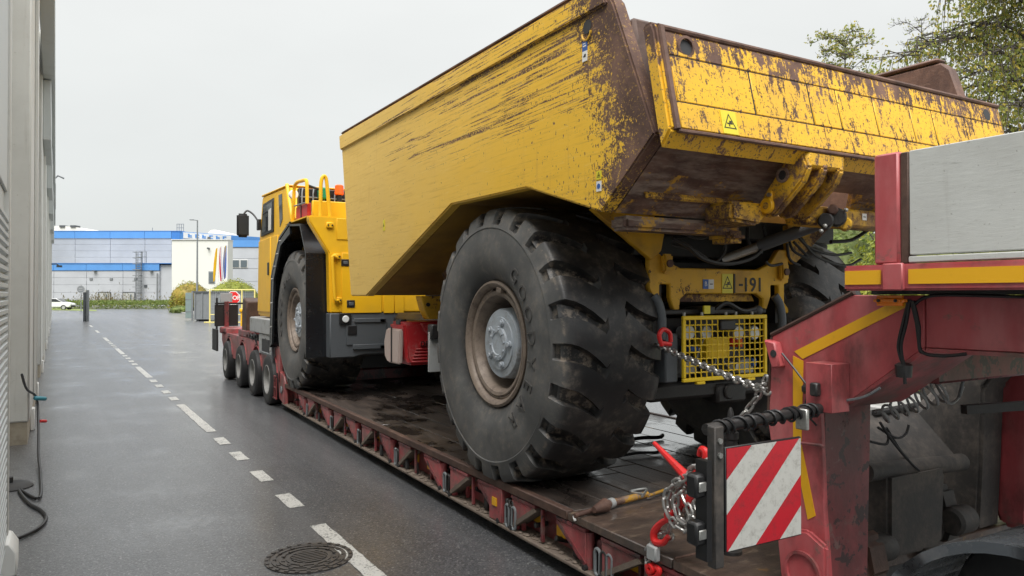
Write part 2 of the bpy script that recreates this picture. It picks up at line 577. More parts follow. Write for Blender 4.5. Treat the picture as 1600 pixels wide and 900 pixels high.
def trailer_red(name, dark, chip, mudk=0.0, flake=0.0):
    n = NT(name)
    a = n.noise(1.6, 6, 0.65)
    base = n.mix(n.rng(a, 0.35, 0.68), (0.46, 0.082, 0.090), (0.35, 0.060, 0.066))
    wash = n.noise(2.6, 5, 0.6, n.vec((2, 2, 0.6)))
    base = n.mix(n.rng(wash, 0.40, 0.72, 0, 0.65), base, (0.50, 0.18, 0.18))
    g = n.math('ADD', n.math('MULTIPLY', n.noise(6, 6, 0.7), 0.6), n.math('MULTIPLY', n.noise(40, 4, 0.7), 0.4))
    w = n.rng(g, 0.70 - chip, 0.76 - chip)
    c = n.mix(w, base, (0.045, 0.034, 0.03))
    d = n.rng(n.noise(2.2, 6, 0.7, n.vec((1, 1, 0.5))), 0.62 - dark, 0.8 - dark * 0.5)
    c = n.mix(n.math('MULTIPLY', d, 0.85), c, (0.06, 0.035, 0.032))
    if mudk:
        mm = n.math('ADD', n.math('MULTIPLY', n.noise(3.3, 6, 0.7, n.vec((1, 1, 2))), 0.7), n.math('MULTIPLY', n.noise(22, 5, 0.7), 0.3))
        c = n.mix(n.rng(mm, 0.60 - mudk, 0.66, 0, 0.85), c, (0.155, 0.115, 0.095))
    if flake:
        fl = n.math('ADD', n.math('MULTIPLY', n.noise(9, 6, 0.6, None, 0.6), 0.75), n.math('MULTIPLY', n.noise(45, 3, 0.6), 0.25))
        c = n.mix(0.45, c, (0.10, 0.02, 0.022))
        c = n.mix(n.rng(fl, 0.54, 0.57, 0, 0.9), c, (0.035, 0.022, 0.022))
        c = n.mix(n.rng(n.noise(7, 6, 0.65, n.vec(loc=(4, 1, 2))), 0.58, 0.64, 0, 0.7), c, (0.15, 0.10, 0.09))
    n.bump(n.math('SUBTRACT', n.noise(14, 5, 0.6), n.math('MULTIPLY', w, 0.6)), 0.3, 0.006)
    return n.fin(c, n.math('ADD', 0.38, n.math('MULTIPLY', w, 0.3)), 0, 0.45)
M['red'] = trailer_red('faded_red_trailer_paint', 0.12, 0.065, 0.035)
M['red_dirty'] = trailer_red('dirty_red_trailer_paint', 0.22, 0.10, 0.16)
M['red_dark'] = trailer_red('chipped_dark_red_paint', 0.30, 0.08, 0.06, 1.0)
M['dusty'] = dirty('dusty_black_steel', (0.045, 0.042, 0.040), (0.16, 0.135, 0.115), 0.75, 5, 0.65, bump=0.4)
M['guard'] = dirty('bright_yellow_guard', (0.84, 0.58, 0.02), (0.45, 0.28, 0.03), 0.25, 9, 0.4, bump=0.05)
M['tape'] = dirty('yellow_reflective_tape', (0.80, 0.42, 0.015), (0.4, 0.18, 0.03), 0.25, 5, 0.35, bump=0.05)

def rubber(name, dusty):
    n = NT(name)
    a = n.noise(2.2, 6, 0.65)
    b = n.noise(14, 5, 0.7)
    X, Y, Z = n.xyz()
    tread = n.rng(n.math('ABSOLUTE', X, 0.0), 0.415, 0.36)
    c = n.mix(tread, n.mix(n.rng(a, 0.35, 0.75), (0.065, 0.066, 0.066), (0.145, 0.142, 0.136)), n.mix(n.rng(a, 0.35, 0.75), (0.016, 0.016, 0.017), (0.045, 0.043, 0.041)))
    rr = n.math('SQRT', n.math('ADD', n.math('MULTIPLY', Y, Y), n.math('MULTIPLY', Z, Z)))
    m = n.math('MULTIPLY', n.rng(b, 0.45, 0.72), n.rng(a, 0.35, 0.6))
    c = n.mix(n.math('MULTIPLY', m, dusty), c, (0.24, 0.20, 0.16))
    ax = n.math('ABSOLUTE', X, 0.0)
    low = n.math('MULTIPLY', n.rng(rr, 0.992, 0.972), n.rng(ax, 0.405, 0.39))              # mud packed in the bottom of the tread grooves
    inner = n.rng(rr, 0.86, 0.90)
    mud = n.math('MULTIPLY', n.math('MULTIPLY', low, inner), n.rng(b, 0.47, 0.64))
    c = n.mix(n.math('MULTIPLY', mud, 0.6), c, (0.30, 0.245, 0.19))
    n.bump(n.noise(45, 5, 0.7), 0.25, 0.004)
    return n.fin(c, n.math('SUBTRACT', n.rng(a, 0.3, 0.7, 0.5, 0.7), n.math('MULTIPLY', tread, 0.22)), 0, 0.45)
M['tyre'] = rubber('dusty_black_tyre', 0.42)
M['tyre_small'] = dirty('trailer_tyre', (0.022, 0.022, 0.023), (0.085, 0.078, 0.07), 0.5, 4, 0.6)

def deck_mat():
    n = NT('wet_worn_deck_boards')
    g = n.noise(2.4, 7, 0.7, n.vec((9, 0.7, 1)))
    c = n.mix(n.rng(g, 0.3, 0.7), (0.028, 0.023, 0.021), (0.085, 0.064, 0.052))
    p = n.noise(1.3, 6, 0.65, n.vec((1, 0.6, 1)))
    wet = n.rng(p, 0.44, 0.58)
    c = n.mix(n.math('MULTIPLY', wet, 0.6), c, (0.022, 0.019, 0.018))
    s = n.noise(3.0, 6, 0.7)
    c = n.mix(n.rng(s, 0.60, 0.70, 0, 0.7), c, (0.16, 0.125, 0.10))
    n.bump(n.math('MULTIPLY', n.noise(20, 6, 0.7, n.vec((3, 0.7, 1))), n.rng(wet, 0, 1, 1, 0.25)), 0.5, 0.012)
    n.set(n.b.inputs['Coat Weight'], n.math('MULTIPLY', wet, 0.9))
    n.b.inputs['Coat Roughness'].default_value = 0.07
    return n.fin(c, n.rng(wet, 0, 1, 0.5, 0.2), 0, 0.5)
M['deck'] = deck_mat()
def wet_plate():
    n = NT('wet_rusty_plate')
    g = n.noise(2.4, 7, 0.7, n.vec((1.2, 4, 1)))
    c = n.mix(n.rng(g, 0.3, 0.7), (0.05, 0.033, 0.026), (0.15, 0.098, 0.07))
    s = n.noise(5.0, 6, 0.7, n.vec((1, 3, 1)))
    c = n.mix(n.rng(s, 0.56, 0.66, 0, 0.7), c, (0.27, 0.20, 0.14))
    c = n.mix(n.rng(n.noise(4, 4, 0.6, n.vec(loc=(5, 2, 0))), 0.64, 0.70, 0, 0.6), c, (0.42, 0.21, 0.03))
    wet = n.rng(n.noise(1.6, 5, 0.65), 0.40, 0.56)
    c = n.mix(n.math('MULTIPLY', wet, 0.5), c, (0.035, 0.026, 0.022))
    n.bump(n.noise(26, 6, 0.7), 0.5, 0.008)
    n.set(n.b.inputs['Coat Weight'], n.math('MULTIPLY', wet, 0.9))
    n.b.inputs['Coat Roughness'].default_value = 0.10
    return n.fin(c, 0.5, 0, 0.5)
M['wet_plate'] = wet_plate()

def asphalt():
    n = NT('wet_asphalt')
    gr = n.voronoi(95, out='Color')
    gsep = n.t.nodes.new('ShaderNodeSeparateColor')
    n.link(gr, gsep.inputs[0])
    a = n.noise(0.35, 6, 0.6)
    b = n.noise(1.3, 6, 0.65, n.vec((1.0, 0.45, 1), rot=(0, 0, R(40))))
    st = n.noise(0.8, 6, 0.7, n.vec((0.25, 1.6, 1), rot=(0, 0, R(12))))
    c = n.mix(n.rng(a, 0.35, 0.7), (0.056, 0.058, 0.064), (0.082, 0.084, 0.090))
    gm = n.noise(34, 4, 0.75)
    c = n.mix(n.rng(gm, 0.35, 0.7, 0, 0.75), c, (0.020, 0.021, 0.023))
    trk = n.noise(0.9, 4, 0.6, n.vec((2.2, 0.06, 1), rot=(0, 0, R(2))))
    c = n.mix(n.rng(trk, 0.46, 0.66, 0, 0.6), c, (0.125, 0.127, 0.131))
    oil = n.noise(1.1, 5, 0.6, n.vec(loc=(3, 9, 0)))
    c = n.mix(n.rng(oil, 0.62, 0.70, 0, 0.6), c, (0.030, 0.030, 0.032))
    c = n.mix(n.rng(gsep.outputs[0], 0.1, 1.0, 0, 0.65), c, (0.15, 0.152, 0.155))
    c = n.mix(n.rng(gsep.outputs[1], 0.93, 0.97, 0, 0.6), c, (0.32, 0.32, 0.31))
    c = n.mix(n.rng(n.noise(2.3, 5, 0.7), 0.63, 0.72, 0, 0.4), c, (0.095, 0.085, 0.068))
    wet = n.math('MULTIPLY', n.math('MULTIPLY', n.rng(b, 0.30, 0.74), n.rng(st, 0.25, 0.7)), n.rng(n.noise(16, 4, 0.7), 0.3, 0.62, 0.35, 1.0))
    c = n.mix(n.math('MULTIPLY', wet, 0.3), c, (0.045, 0.047, 0.052))
    n.bump(n.math('ADD', n.math('MULTIPLY', gsep.outputs[0], n.rng(wet, 0, 1, 1.0, 0.55)), n.math('MULTIPLY', gm, 1.2)), 0.6, 0.007)
    n.set(n.b.inputs['Coat Weight'], n.rng(wet, 0, 1, 0.62, 1.0))
    n.set(n.b.inputs['Coat Roughness'], n.rng(wet, 0, 1, 0.27, 0.12))
    return n.fin(c, n.rng(wet, 0, 1, 0.44, 0.32), 0, 0.5)
M['asphalt'] = asphalt()
M['asphalt_far'] = M['asphalt']
def road_paint():
    n = NT('worn_white_road_paint')
    g = n.math('ADD', n.noise(60, 4, 0.7), n.math('MULTIPLY', n.noise(6, 5, 0.7), 0.5))
    c = n.mix(n.rng(g, 0.76, 0.90), (0.62, 0.61, 0.57), (0.13, 0.13, 0.125))
    n.bump(n.noise(120, 3, 0.7), 0.5, 0.004)
    return n.fin(c, 0.45)
M['roadpaint'] = road_paint()
M['iron'] = dirty('cast_iron_cover', (0.085, 0.078, 0.073), (0.15, 0.12, 0.095), 0.5, 12, 0.42, 0.4, 0.3)
M['kerb'] = dirty('kerb_concrete', (0.30, 0.30, 0.29), (0.15, 0.14, 0.12), 0.5, 2, 0.75)
def wall_paint():
    n = NT('painted_concrete_wall')
    a = n.noise(0.8, 6, 0.65)
    st = n.noise(2.2, 6, 0.7, n.vec((5, 5, 0.25)))
    c = n.mix(n.rng(a, 0.35, 0.7), (0.66, 0.66, 0.625), (0.56, 0.555, 0.52))
    c = n.mix(n.rng(st, 0.54, 0.74, 0, 0.4), c, (0.36, 0.34, 0.295))
    c = n.mix(n.rng(n.noise(14, 5, 0.7), 0.62, 0.72, 0, 0.4), c, (0.32, 0.30, 0.26))
    n.bump(n.noise(70, 4, 0.6), 0.15, 0.004)
    return n.fin(c, 0.7)
M['concrete'] = wall_paint()
M['plinth'] = dirty('stained_plinth', (0.42, 0.37, 0.29), (0.2, 0.17, 0.13), 0.5, 3, 0.8)
M['cladding'] = dirty('pale_metal_cladding', (0.52, 0.545, 0.54), (0.36, 0.36, 0.34), 0.3, 1.0, 0.45, 0.1, 0.04)
M['dark_gap'] = NT('dark_opening').fin((0.03, 0.03, 0.032), 0.6)  # near-black on solid discs and plates, painting the shade inside holes
M['pale_trim'] = dirty('pale_trim', (0.66, 0.66, 0.63), (0.4, 0.4, 0.37), 0.3, 2, 0.5, bump=0.03)
def alu():
    n = NT('weathered_aluminium_board')
    a = n.noise(1.6, 6, 0.65)
    c = n.mix(n.rng(a, 0.35, 0.7), (0.60, 0.61, 0.585), (0.50, 0.505, 0.48))
    sc = n.noise(6, 7, 0.75, n.vec((1, 1.4, 9), rot=(R(4), 0, 0)), 0.3)
    c = n.mix(n.rng(sc, 0.58, 0.70, 0, 0.75), c, (0.33, 0.33, 0.31))
    sp = n.noise(55, 4, 0.7)
    c = n.mix(n.rng(sp, 0.66, 0.70, 0, 0.7), c, (0.25, 0.24, 0.22))
    ru = n.noise(2.2, 6, 0.7, n.vec((1, 7, 0.6)))
    c = n.mix(n.rng(ru, 0.58, 0.76, 0, 0.4), c, (0.36, 0.35, 0.32))
    n.bump(n.math('ADD', sc, n.math('MULTIPLY', a, 2.0)), 0.2, 0.006)
    return n.fin(c, 0.5, 0.1)
M['alu'] = alu()

# ================================================================== ground and road
ROAD_A = R(1.872)                            # the lane runs a little to the left of the trailer's axis
def quad_sheet(name, pts, z, mat):
    mb = MB().add([(p[0], p[1], z) for p in pts], [tuple(range(len(pts)))])
    o = part(mb, name, mat, None, local=True, recalc=False)
    return struct(o)

ground_m = NT('dull_ground')
ground_m = ground_m.fin(ground_m.mix(ground_m.rng(ground_m.noise(0.05, 5), 0.4, 0.7), (0.08, 0.085, 0.06), (0.12, 0.115, 0.09)), 0.9)
quad_sheet('ground', [(-1500, -600), (1500, -600), (1500, 2400), (-1500, 2400)], -0.05, ground_m)

road = bpy.data.objects.new('road', None)
C.objects.link(road)
road.rotation_euler = (0, 0, ROAD_A)
struct(road)
def road_part(mb, name, mat, **k):
    return part(mb, name, mat, road, local=True, **k)
def sheet(mb, x0, x1, y0, y1, z):
    return mb.add([(x0, y0, z), (x1, y0, z), (x1, y1, z), (x0, y1, z)], [(0, 1, 2, 3)])
road_part(sheet(MB(), -3.0, 10.9, -12, 92, 0.0), 'asphalt', M['asphalt'], recalc=False)
road_part(sheet(MB(), -60, 70, 92, 112, 0.0), 'cross_street', M['asphalt'], recalc=False)
road_part(MB().box(10.9, 11.05, -12, 88, -0.05, 0.11), 'kerb', M['kerb'], bevel=0.02)
pav = NT('grey_pavement_slabs')
pav.bump(pav.noise(40, 4, 0.7), 0.3, 0.005)
pav = pav.fin(pav.mix(pav.rng(pav.noise(3, 6, 0.7), 0.35, 0.7), (0.26, 0.26, 0.25), (0.18, 0.18, 0.17)), 0.7)
road_part(sheet(MB(), 11.05, 13.0, -12, 88, 0.10), 'pavement', pav, recalc=False)

def dash(mb, s0, s1, t0, t1, z):
    """one painted bar with slightly ragged edges"""
    n = max(6, int((t1 - t0) / 0.06))
    L = [(s0 + random.uniform(-.005, .005), t0 + (t1 - t0) * i / n, z) for i in range(n + 1)]
    Rr = [(s1 + random.uniform(-.005, .005), t0 + (t1 - t0) * i / n, z) for i in range(n + 1)]
    return mb.add(L + Rr, [(i, n + 1 + i, n + 2 + i, i + 1) for i in range(n)])
t = 2.95
k = 0
while t < 56:
    road_part(dash(MB(), 1.735, 1.862, t, t + 2.92, 0.004), 'lane_dash', M['roadpaint'], recalc=False)
    for q in (3.50, 4.56, 5.66, 6.68):
        if t + q < 33:
            road_part(dash(MB(), 1.732, 1.864, t + q, t + q + 0.49, 0.004), 'lane_dash', M['roadpaint'], recalc=False)
    t += 7.66
road_part(dash(MB(), 7.38, 7.50, -2, 40, 0.004), 'edge_line', M['roadpaint'], recalc=False)

# manhole cover set in the lane
MHC = Matrix.Rotation(ROAD_A, 4, 'Z') @ Vector((1.525, 5.17, 0))
mh = thing('manhole_cover', 'round cast iron manhole cover in the asphalt beside the long white dash', 'manhole cover', MHC)
mb = MB().lathe([(0.302, 0.001), (0.302, 0.008), (0.27, 0.008), (0.268, 0.003), (0.0, 0.003)], (0, 0, 0), 'z', 48)
part(mb, 'frame', M['iron'], mh, local=True)
for rr in (0.255, 0.205, 0.155):
    part(MB().lathe([(rr, 0.003), (rr, 0.009), (rr - 0.026, 0.009), (rr - 0.026, 0.003)], (0, 0, 0), 'z', 48), 'raised_ring', M['iron'], mh, local=True)
mb = MB()
for i in range(24):
    a = 2 * math.pi * i / 24
    for rr in (0.285, 0.232 if i % 2 else 0.18):
        c = Vector((math.cos(a), math.sin(a), 0)) * rr
        xa, ya = Vector((math.cos(a), math.sin(a), 0)) * 0.011, Vector((-math.sin(a), math.cos(a), 0)) * 0.013
        b = [c - xa - ya, c + xa - ya, c + xa + ya, c - xa + ya]
        mb.hexa([p + Vector((0, 0, .003)) for p in b], [p + Vector((0, 0, .014)) for p in b])
part(mb, 'stud', M['iron'], mh, local=True)['kind'] = 'stuff'
mb = MB()
for i in range(-3, 4):
    w = math.sqrt(max(0.0, 0.12 ** 2 - (i * .033) ** 2))
    if w > .03:
        mb.box(-w, w, i * .033 - .009, i * .033 + .009, .003, .012)
part(mb, 'rib', M['iron'], mh, local=True)

# ================================================================== pale wall on the left
hall = thing('factory_wall', 'tall pale concrete and metal factory wall along the left edge', 'building', (0, 0, 0), ROAD_A)
def hp(mb, name, mat, parent=None, **k):
    return part(mb, name, mat, parent or hall, local=True, **k)
S = -0.27
HT = 7.8
hp(MB().box(-9, S - 0.75, -1.6, 62, 0, HT), 'back_wall', M['concrete'])
# near stretch: ribbed metal gate leaf with a plain panel above
hp(MB().box(S - 0.75, S - 0.03, -1.6, 6.08, 0, HT), 'near_wall', M['cladding'])
zz = 0.15
while zz < 2.35:
    hp(MB().prism([(S - 0.03, zz), (S - 0.002, zz + 0.012), (S - 0.002, zz + 0.036), (S - 0.03, zz + 0.048)], 'y', -1.0, 6.05), 'gate_rib', M['cladding'])
    zz += 0.056
hp(MB().box(S - 0.031, S - 0.012, -1.0, 6.05, 2.55, 5.2), 'upper_panel', M['cladding'], bevel=0.006)
hp(MB().box(S - 0.031, S - 0.012, -1.0, 6.05, 5.22, 7.7), 'upper_panel', M['cladding'], bevel=0.006)
hp(MB().box(S - 0.09, S + 0.004, 6.05, 6.16, 0.0, HT), 'corner_strip', M['pale_trim'], bevel=0.008)
hp(MB().prism([(S - 0.05, 0.0), (S + 0.06, 0.0), (S + 0.06, 0.15), (S + 0.02, 0.22), (S - 0.05, 0.22)], 'y', 5.85, 6.19), 'corner_guard', M['white'], bevel=0.01)
# piers and recessed bays
for i, (t0, t1) in enumerate(((10.9, 15.2), (19.6, 24.2), (28.6, 33.0), (37.6, 42.0), (46.6, 51.0), (55.6, 60.5))):
    hp(MB().box(S - 0.75, S, t0, t1, 0.28, HT), 'pier', M['concrete'], bevel=0.02)
    hp(MB().box(S - 0.75, S - 0.02, t0 + .03, t1 - .03, 0.0, 0.28), 'plinth', M['plinth'])
    hp(MB().box(S - 0.02, S + 0.035, t0 + 1.1, t0 + 1.3, 0.0, 0.30), 'corner_guard', M['white'], bevel=0.01)
    hp(MB().box(S - 0.02, S + 0.03, t1 - .18, t1 + 0.02, 0.0, 0.34), 'corner_guard', M['white'], bevel=0.01)
    if i:
        hp(MB().box(S - 0.75, S - 0.10, t0 - 4.4, t0 - .002, 5.9, HT - .01), 'lintel', M['concrete'])
        hp(MB().box(S - 0.74, S - 0.60, t0 - 4.35, t0 - .05, 0.05, 4.6), 'dock_door', M['cladding'])
        hp(MB().box(S - 0.74, S - 0.55, t0 - 4.35, t0 - .05, 4.6, 5.2), 'door_hood', M['dgrey'])
        hp(MB().box(S + .001, S + 0.16, t0 + 0.3, t1 - 0.4, 5.4, 6.78), 'upper_cladding', M['cladding'], bevel=0.01)
        hp(MB().box(S + .002, S + 0.05, t0 + 2.0, t0 + 2.1, 0.4, 5.3), 'downpipe', M['pale_trim'])
hp(MB().box(S, S + 0.05, 12.6, 12.75, 0.35, 6.7), 'downpipe', M['pale_trim'], bevel=0.01)
for t0, t1 in ((10.9, 19.5), (19.52, 28.5), (28.52, 37.5), (37.52, 46.5), (46.52, 61.8)):
    hp(MB().box(S + .002, S + 0.235, t0, t1, 6.8, HT + .3), 'parapet_panel', M['cladding'], bevel=.012)
wl = thing('wall_lamp', 'small dark wall lamp high on the far end of the pale wall', 'lamp', (0, 0, 0), ROAD_A)
part(MB().box(S - .01, S + 0.25, 55.5, 56.0, 7.4, 9.0), 'housing', M['dgrey'], wl, local=True)
part(MB().tube([(S + .1, 55.4, 9.2), (S + .35, 55.4, 9.5), (S + .7, 55.4, 9.35)], 0.05, 8), 'arm', M['dgrey'], wl, local=True)
wc = thing('wall_camera', 'tiny security camera bracket below the lamp on the pale wall', 'camera', (0, 0, 0), ROAD_A)
part(MB().tube([(S - .01, 52, 3.7), (S + .3, 52, 3.72), (S + .42, 52, 3.62)], 0.035, 8).box(S + .3, S + .6, 51.9, 52.15, 3.52, 3.64), 'bracket', M['dgrey'], wc, local=True)

# power lead lying along the wall foot
ca, sa = math.cos(ROAD_A), math.sin(ROAD_A)
def rd(s, t, z=0.0):
    return Vector((s * ca - t * sa, s * sa + t * ca, z))
lead = thing('power_lead', 'black power lead hanging from the wall and looping over the asphalt', 'cable', rd(-0.1, 8.3))
pts = [rd(-.32, 10.0, .95), rd(-.29, 10.6, .72), rd(-.2, 11.1, .55), rd(-.17, 10.6, .30), rd(-.15, 9.6, .10), rd(-.12, 8.8, .022), rd(-.12, 7.9, .018)]
pts += [tuple(up(u, v, z=.016)) for u, v in ((30, 765), (45, 786), (64, 797), (72, 808), (64, 822), (40, 836), (8, 847), (-25, 852))]
part(MB().tube(smooth_path(pts, 6), 0.014, 8), 'lead', M['hose'], lead)
part(MB().tube([rd(-.22, 11.0, .56), rd(-.10, 11.1, .53)], 0.028, 10), 'plug', M['cable_blue'], lead, bevel=0.01)
part(MB().tube([rd(-.16, 10.9, .28), rd(-.10, 11.0, .26)], 0.02, 10), 'end_cap', M['red_bright'], lead)
foot = thing('rubber_disc', 'round black rubber foot on the asphalt at the wall recess', 'rubber base', up(14, 762, z=0))
part(MB().lathe([(0.0, 0.05), (0.10, 0.05), (0.17, 0.035), (0.20, 0.01), (0.20, 0.0)], (0, 0, 0), 'z', 28), 'disc', M['tyre_small'], foot, local=True)
part(MB().cyl((0, 0, .04), (0, 0, .10), 0.035, 12), 'stem', M['tyre_small'], foot, local=True)

# ================================================================== buildings across the far street
def camthing(name, label, cat, d, group=None):
    return thing(name, label, cat, FWD * d, -YAW, group)
class FB:
    """boxes given by photo pixels on a plane d metres ahead; y is depth behind that plane"""
    def __init__(self, root, d):
        self.root, self.d, self.k = root, d, d / FPX
    def X(self, u): return (u - 800) * self.k
    def Z(self, v): return CAM_H - (v - 461) * self.k
    def box(self, name, mat, u0, u1, v0, v1, y0=0.0, y1=0.2, parent=None, ground=False, bevel=0.0):
        z0 = 0.0 if ground else self.Z(v1)
        return part(MB().box(self.X(u0), self.X(u1), y0, y1, z0, self.Z(v0)), name, mat, parent or self.root, local=True, bevel=bevel)
def panel_mat(name, col):
    n = NT(name)
    v = n.vec((1, 1, 1))
    n.bump(n.wave(6.0, v, 'Z'), 0.15, 0.02)
    return n.fin(n.mix(n.rng(n.noise(0.4, 4), 0.3, 0.7), col, tuple(c * 0.9 for c in col)), 0.45, 0.1)
M['panel'] = panel_mat('grey_blue_wall_panel', (0.37, 0.40, 0.45))  # distance haze is put into these paler panel and blue colours
M['panel2'] = panel_mat('grey_wall_panel', (0.46, 0.48, 0.51))
M['blue'] = panel_mat('blue_fascia', (0.10, 0.29, 0.64))
M['blue2'] = panel_mat('deep_blue_fascia', (0.045, 0.19, 0.52))
M['whitewall'] = dirty('white_render', (0.66, 0.665, 0.62), (0.5, 0.5, 0.46), 0.3, 0.2, 0.7, bump=0.03)
M['door_grey'] = dirty('grey_door', (0.40, 0.41, 0.40), (0.3, 0.3, 0.3), 0.2, 0.5, 0.5, bump=0)
M['win'] = NT('window_glass').fin((0.10, 0.125, 0.14), 0.08, 0, 0.8)

wh = camthing('warehouse', 'grey panelled warehouse with two blue fascia bands across the street', 'building', 125.0)
F1 = FB(wh, 125.0)
F1.box('lower_core', M['panel2'], 40, 268, 414, 480, 0.35, 16, ground=True)
F1.box('upper_core', M['panel'], 40, 268, 363, 416, 14.35, 60)
lo_u = [40, 84, 135, 192, 249]
rows = [423, 434, 445, 457, 468, 479.5]
for a, b in zip(lo_u, lo_u[1:]):
    for c, d_ in zip(rows, rows[1:]):
        F1.box('wall_panel', M['panel2'], a + .2, b - .2, c + .12, d_ - .12, 0.0, 0.34, bevel=0.02)
    F1.box('fascia', M['blue'], a + .2, b - .2, 412, 422.6, -0.12, 0.345)
F1.box('corner_panel', M['panel'], 249.2, 267, 423, 480, 1.2, 6.0, ground=True)
F1.box('fascia', M['blue2'], 249.2, 267.5, 412, 422.6, 1.0, 6.2)
F1.box('coping', M['blue2'], 40, 268, 411, 412, -0.2, 6.3)
hi_u = [40, 62, 117, 172, 226, 268]
kk = (125 + 14) / 125.0                       # upper storey is set back 14 m
def hv(v): return 461 + (v - 461) * kk
def hu(u): return 800 + (u - 800) * kk
rows = [372.5, 382, 392, 402, 415]
for a, b in zip(hi_u, hi_u[1:]):
    for c, d_ in zip(rows, rows[1:]):
        F1.box('wall_panel', M['panel'], hu(a + .2), hu(b - .2), hv(c + .1), hv(d_ - .1), 14.0, 14.34, bevel=0.02)
    F1.box('fascia', M['blue'], hu(a + .2), hu(b - .2), hv(361.5), hv(372.3), 13.85, 14.34)
F1.box('coping', M['blue2'], hu(40), hu(283), hv(360.6), hv(361.5), 13.8, 30)
F1.box('end_fascia', M['blue2'], hu(268.2), hu(281), hv(361.5), hv(374), 13.9, 30)
# side wing running back to the right, with its sign
mb = MB()
A = Vector((F1.X(hu(281)), 14.0)); B = Vector((F1.X(hu(281)) + 34, 60.0))
mb.hexa([(A.x, A.y, 9), (B.x, B.y, 9), (B.x, B.y + 4, 9), (A.x, A.y + 4, 9)], [(A.x, A.y, F1.Z(hv(361.5))), (B.x, B.y, F1.Z(hv(361.5))), (B.x, B.y + 4, F1.Z(hv(361.5))), (A.x, A.y + 4, F1.Z(hv(361.5)))])
part(mb, 'side_fascia', M['blue'], wh, local=True)
part(MB().hexa([(A.x + .2, A.y + .3, 0), (B.x, B.y + .3, 0), (B.x, B.y + 3.8, 0), (A.x + .2, A.y + 3.8, 0)], [(A.x + .2, A.y + .3, 9), (B.x, B.y + .3, 9), (B.x, B.y + 3.8, 9), (A.x + .2, A.y + 3.8, 9)]), 'side_wall', M['panel'], wh, local=True)
dv = (B - A).normalized(); nv = Vector((dv.y, -dv.x))
def on_side(s, z, o): return (A.x + dv.x * s + nv.x * o, A.y + dv.y * s + nv.y * o, z)
zb, zt = F1.Z(hv(372)), F1.Z(hv(362.6))
mb = MB().hexa([on_side(.6, zb, .05), on_side(10.5, zb, .05), on_side(10.5, zb, .3), on_side(.6, zb, .3)], [on_side(.6, zt, .05), on_side(10.5, zt, .05), on_side(10.5, zt, .3), on_side(.6, zt, .3)])
sgn = part(mb, 'name_board', M['white'], wh, local=True)
for i in range(6):                            # lettering too small to read: pale blue glyph strokes
    s0 = 1.4 + i * 1.45
    m2 = MB()
    for (q, w, z0, z1) in ((0, .28, .2, .8), (.28, .5, .2, .34), (.28, .5, .62 if i % 2 else .45, .8 if i % 2 else .58)):
        za, zc = zb + (zt - zb) * z0, zb + (zt - zb) * z1
        p = [(s0 + q), (s0 + q + w)]
        m2.hexa([on_side(p[0], za, .3), on_side(p[1], za, .3), on_side(p[1], za, .36), on_side(p[0], za, .36)], [on_side(p[0], zc, .3), on_side(p[1], zc, .3), on_side(p[1], zc, .36), on_side(p[0], zc, .36)])
    part(m2, 'letter', M['blue'], sgn, local=True)
for u0, u1, v0, base_v in ((155, 172.5, 457, 480), (193, 210.5, 457, 480)):
    d_ = F1.box('door', M['door_grey'], u0, u1, v0, base_v, -0.10, 0.1, ground=True)
    F1.box('door_frame', M['dgrey'], u0 - .8, u1 + .8, v0 - 1.0, v0, -0.16, 0.1, parent=d_)
    F1.box('door_frame', M['dgrey'], u0 - .9, u0, v0, base_v, -0.16, 0.1, parent=d_, ground=True)
    F1.box('door_frame', M['dgrey'], u1, u1 + .9, v0, base_v, -0.16, 0.1, parent=d_, ground=True)
    F1.box('door_pane', M['win'], u0 + 11, u0 + 13, v0 + 3, v0 + 15, -0.14, -0.09, parent=d_)
for u in (142.5, 174, 212):
    F1.box('vent', M['mgrey'], u - 2.4, u + 2.4, 433.5, 438, -0.12, 0.1, bevel=0.05)
F1.box('vent', M['dgrey'], 225.5, 230, 445, 449, -0.12, 0.1)
for u in (149, 237):
    F1.box('wall_light', M['dgrey'], u - 2.5, u + 2.5, 422.5, 424, -0.6, 0.05)
F1.box('downpipe', M['mgrey'], 245, 247, 427, 480, -0.15, 0.05, ground=True)
lad = F1.box('ladder_stile', M['mgrey'], 214, 215, 393, 470, -0.5, -0.4)
F1.box('ladder_stile', M['mgrey'], 222, 223, 393, 470, -0.5, -0.4)
for v in range(398, 470, 4):
    F1.box('ladder_rung', M['mgrey'], 214, 223, v, v + .7, -0.5, -0.42)
for v in range(394, 468, 9):
    F1.box('ladder_hoop', M['mgrey'], 213, 214, v, v + 1, -1.3, -0.4)
    F1.box('ladder_hoop', M['mgrey'], 223, 224, v, v + 1, -1.3, -0.4)
    F1.box('ladder_hoop', M['mgrey'], 213, 224, v, v + 1, -1.35, -1.25)
for u in (214, 221, 227):
    F1.box('guard_rail', M['mgrey'], u - .4, u + .4, 393, 412, 0.2, 0.3)
for v in (393, 401):
    F1.box('guard_rail', M['mgrey'], 213.5, 227.5, v, v + .8, 0.2, 0.3)
for u in (268, 271.5, 275, 278.5):
    F1.box('guard_rail', M['mgrey'], hu(u), hu(u + .6), hv(348), hv(361), 16, 16.1)
F1.box('guard_rail', M['mgrey'], hu(268), hu(279), hv(348), hv(348.8), 16, 16.1)
F1.box('guard_rail', M['mgrey'], hu(268), hu(279), hv(354), hv(354.7), 16, 16.1)
F1.box('aerial', M['mgrey'], hu(213), hu(213.5), hv(351), hv(361), 20, 20.1)
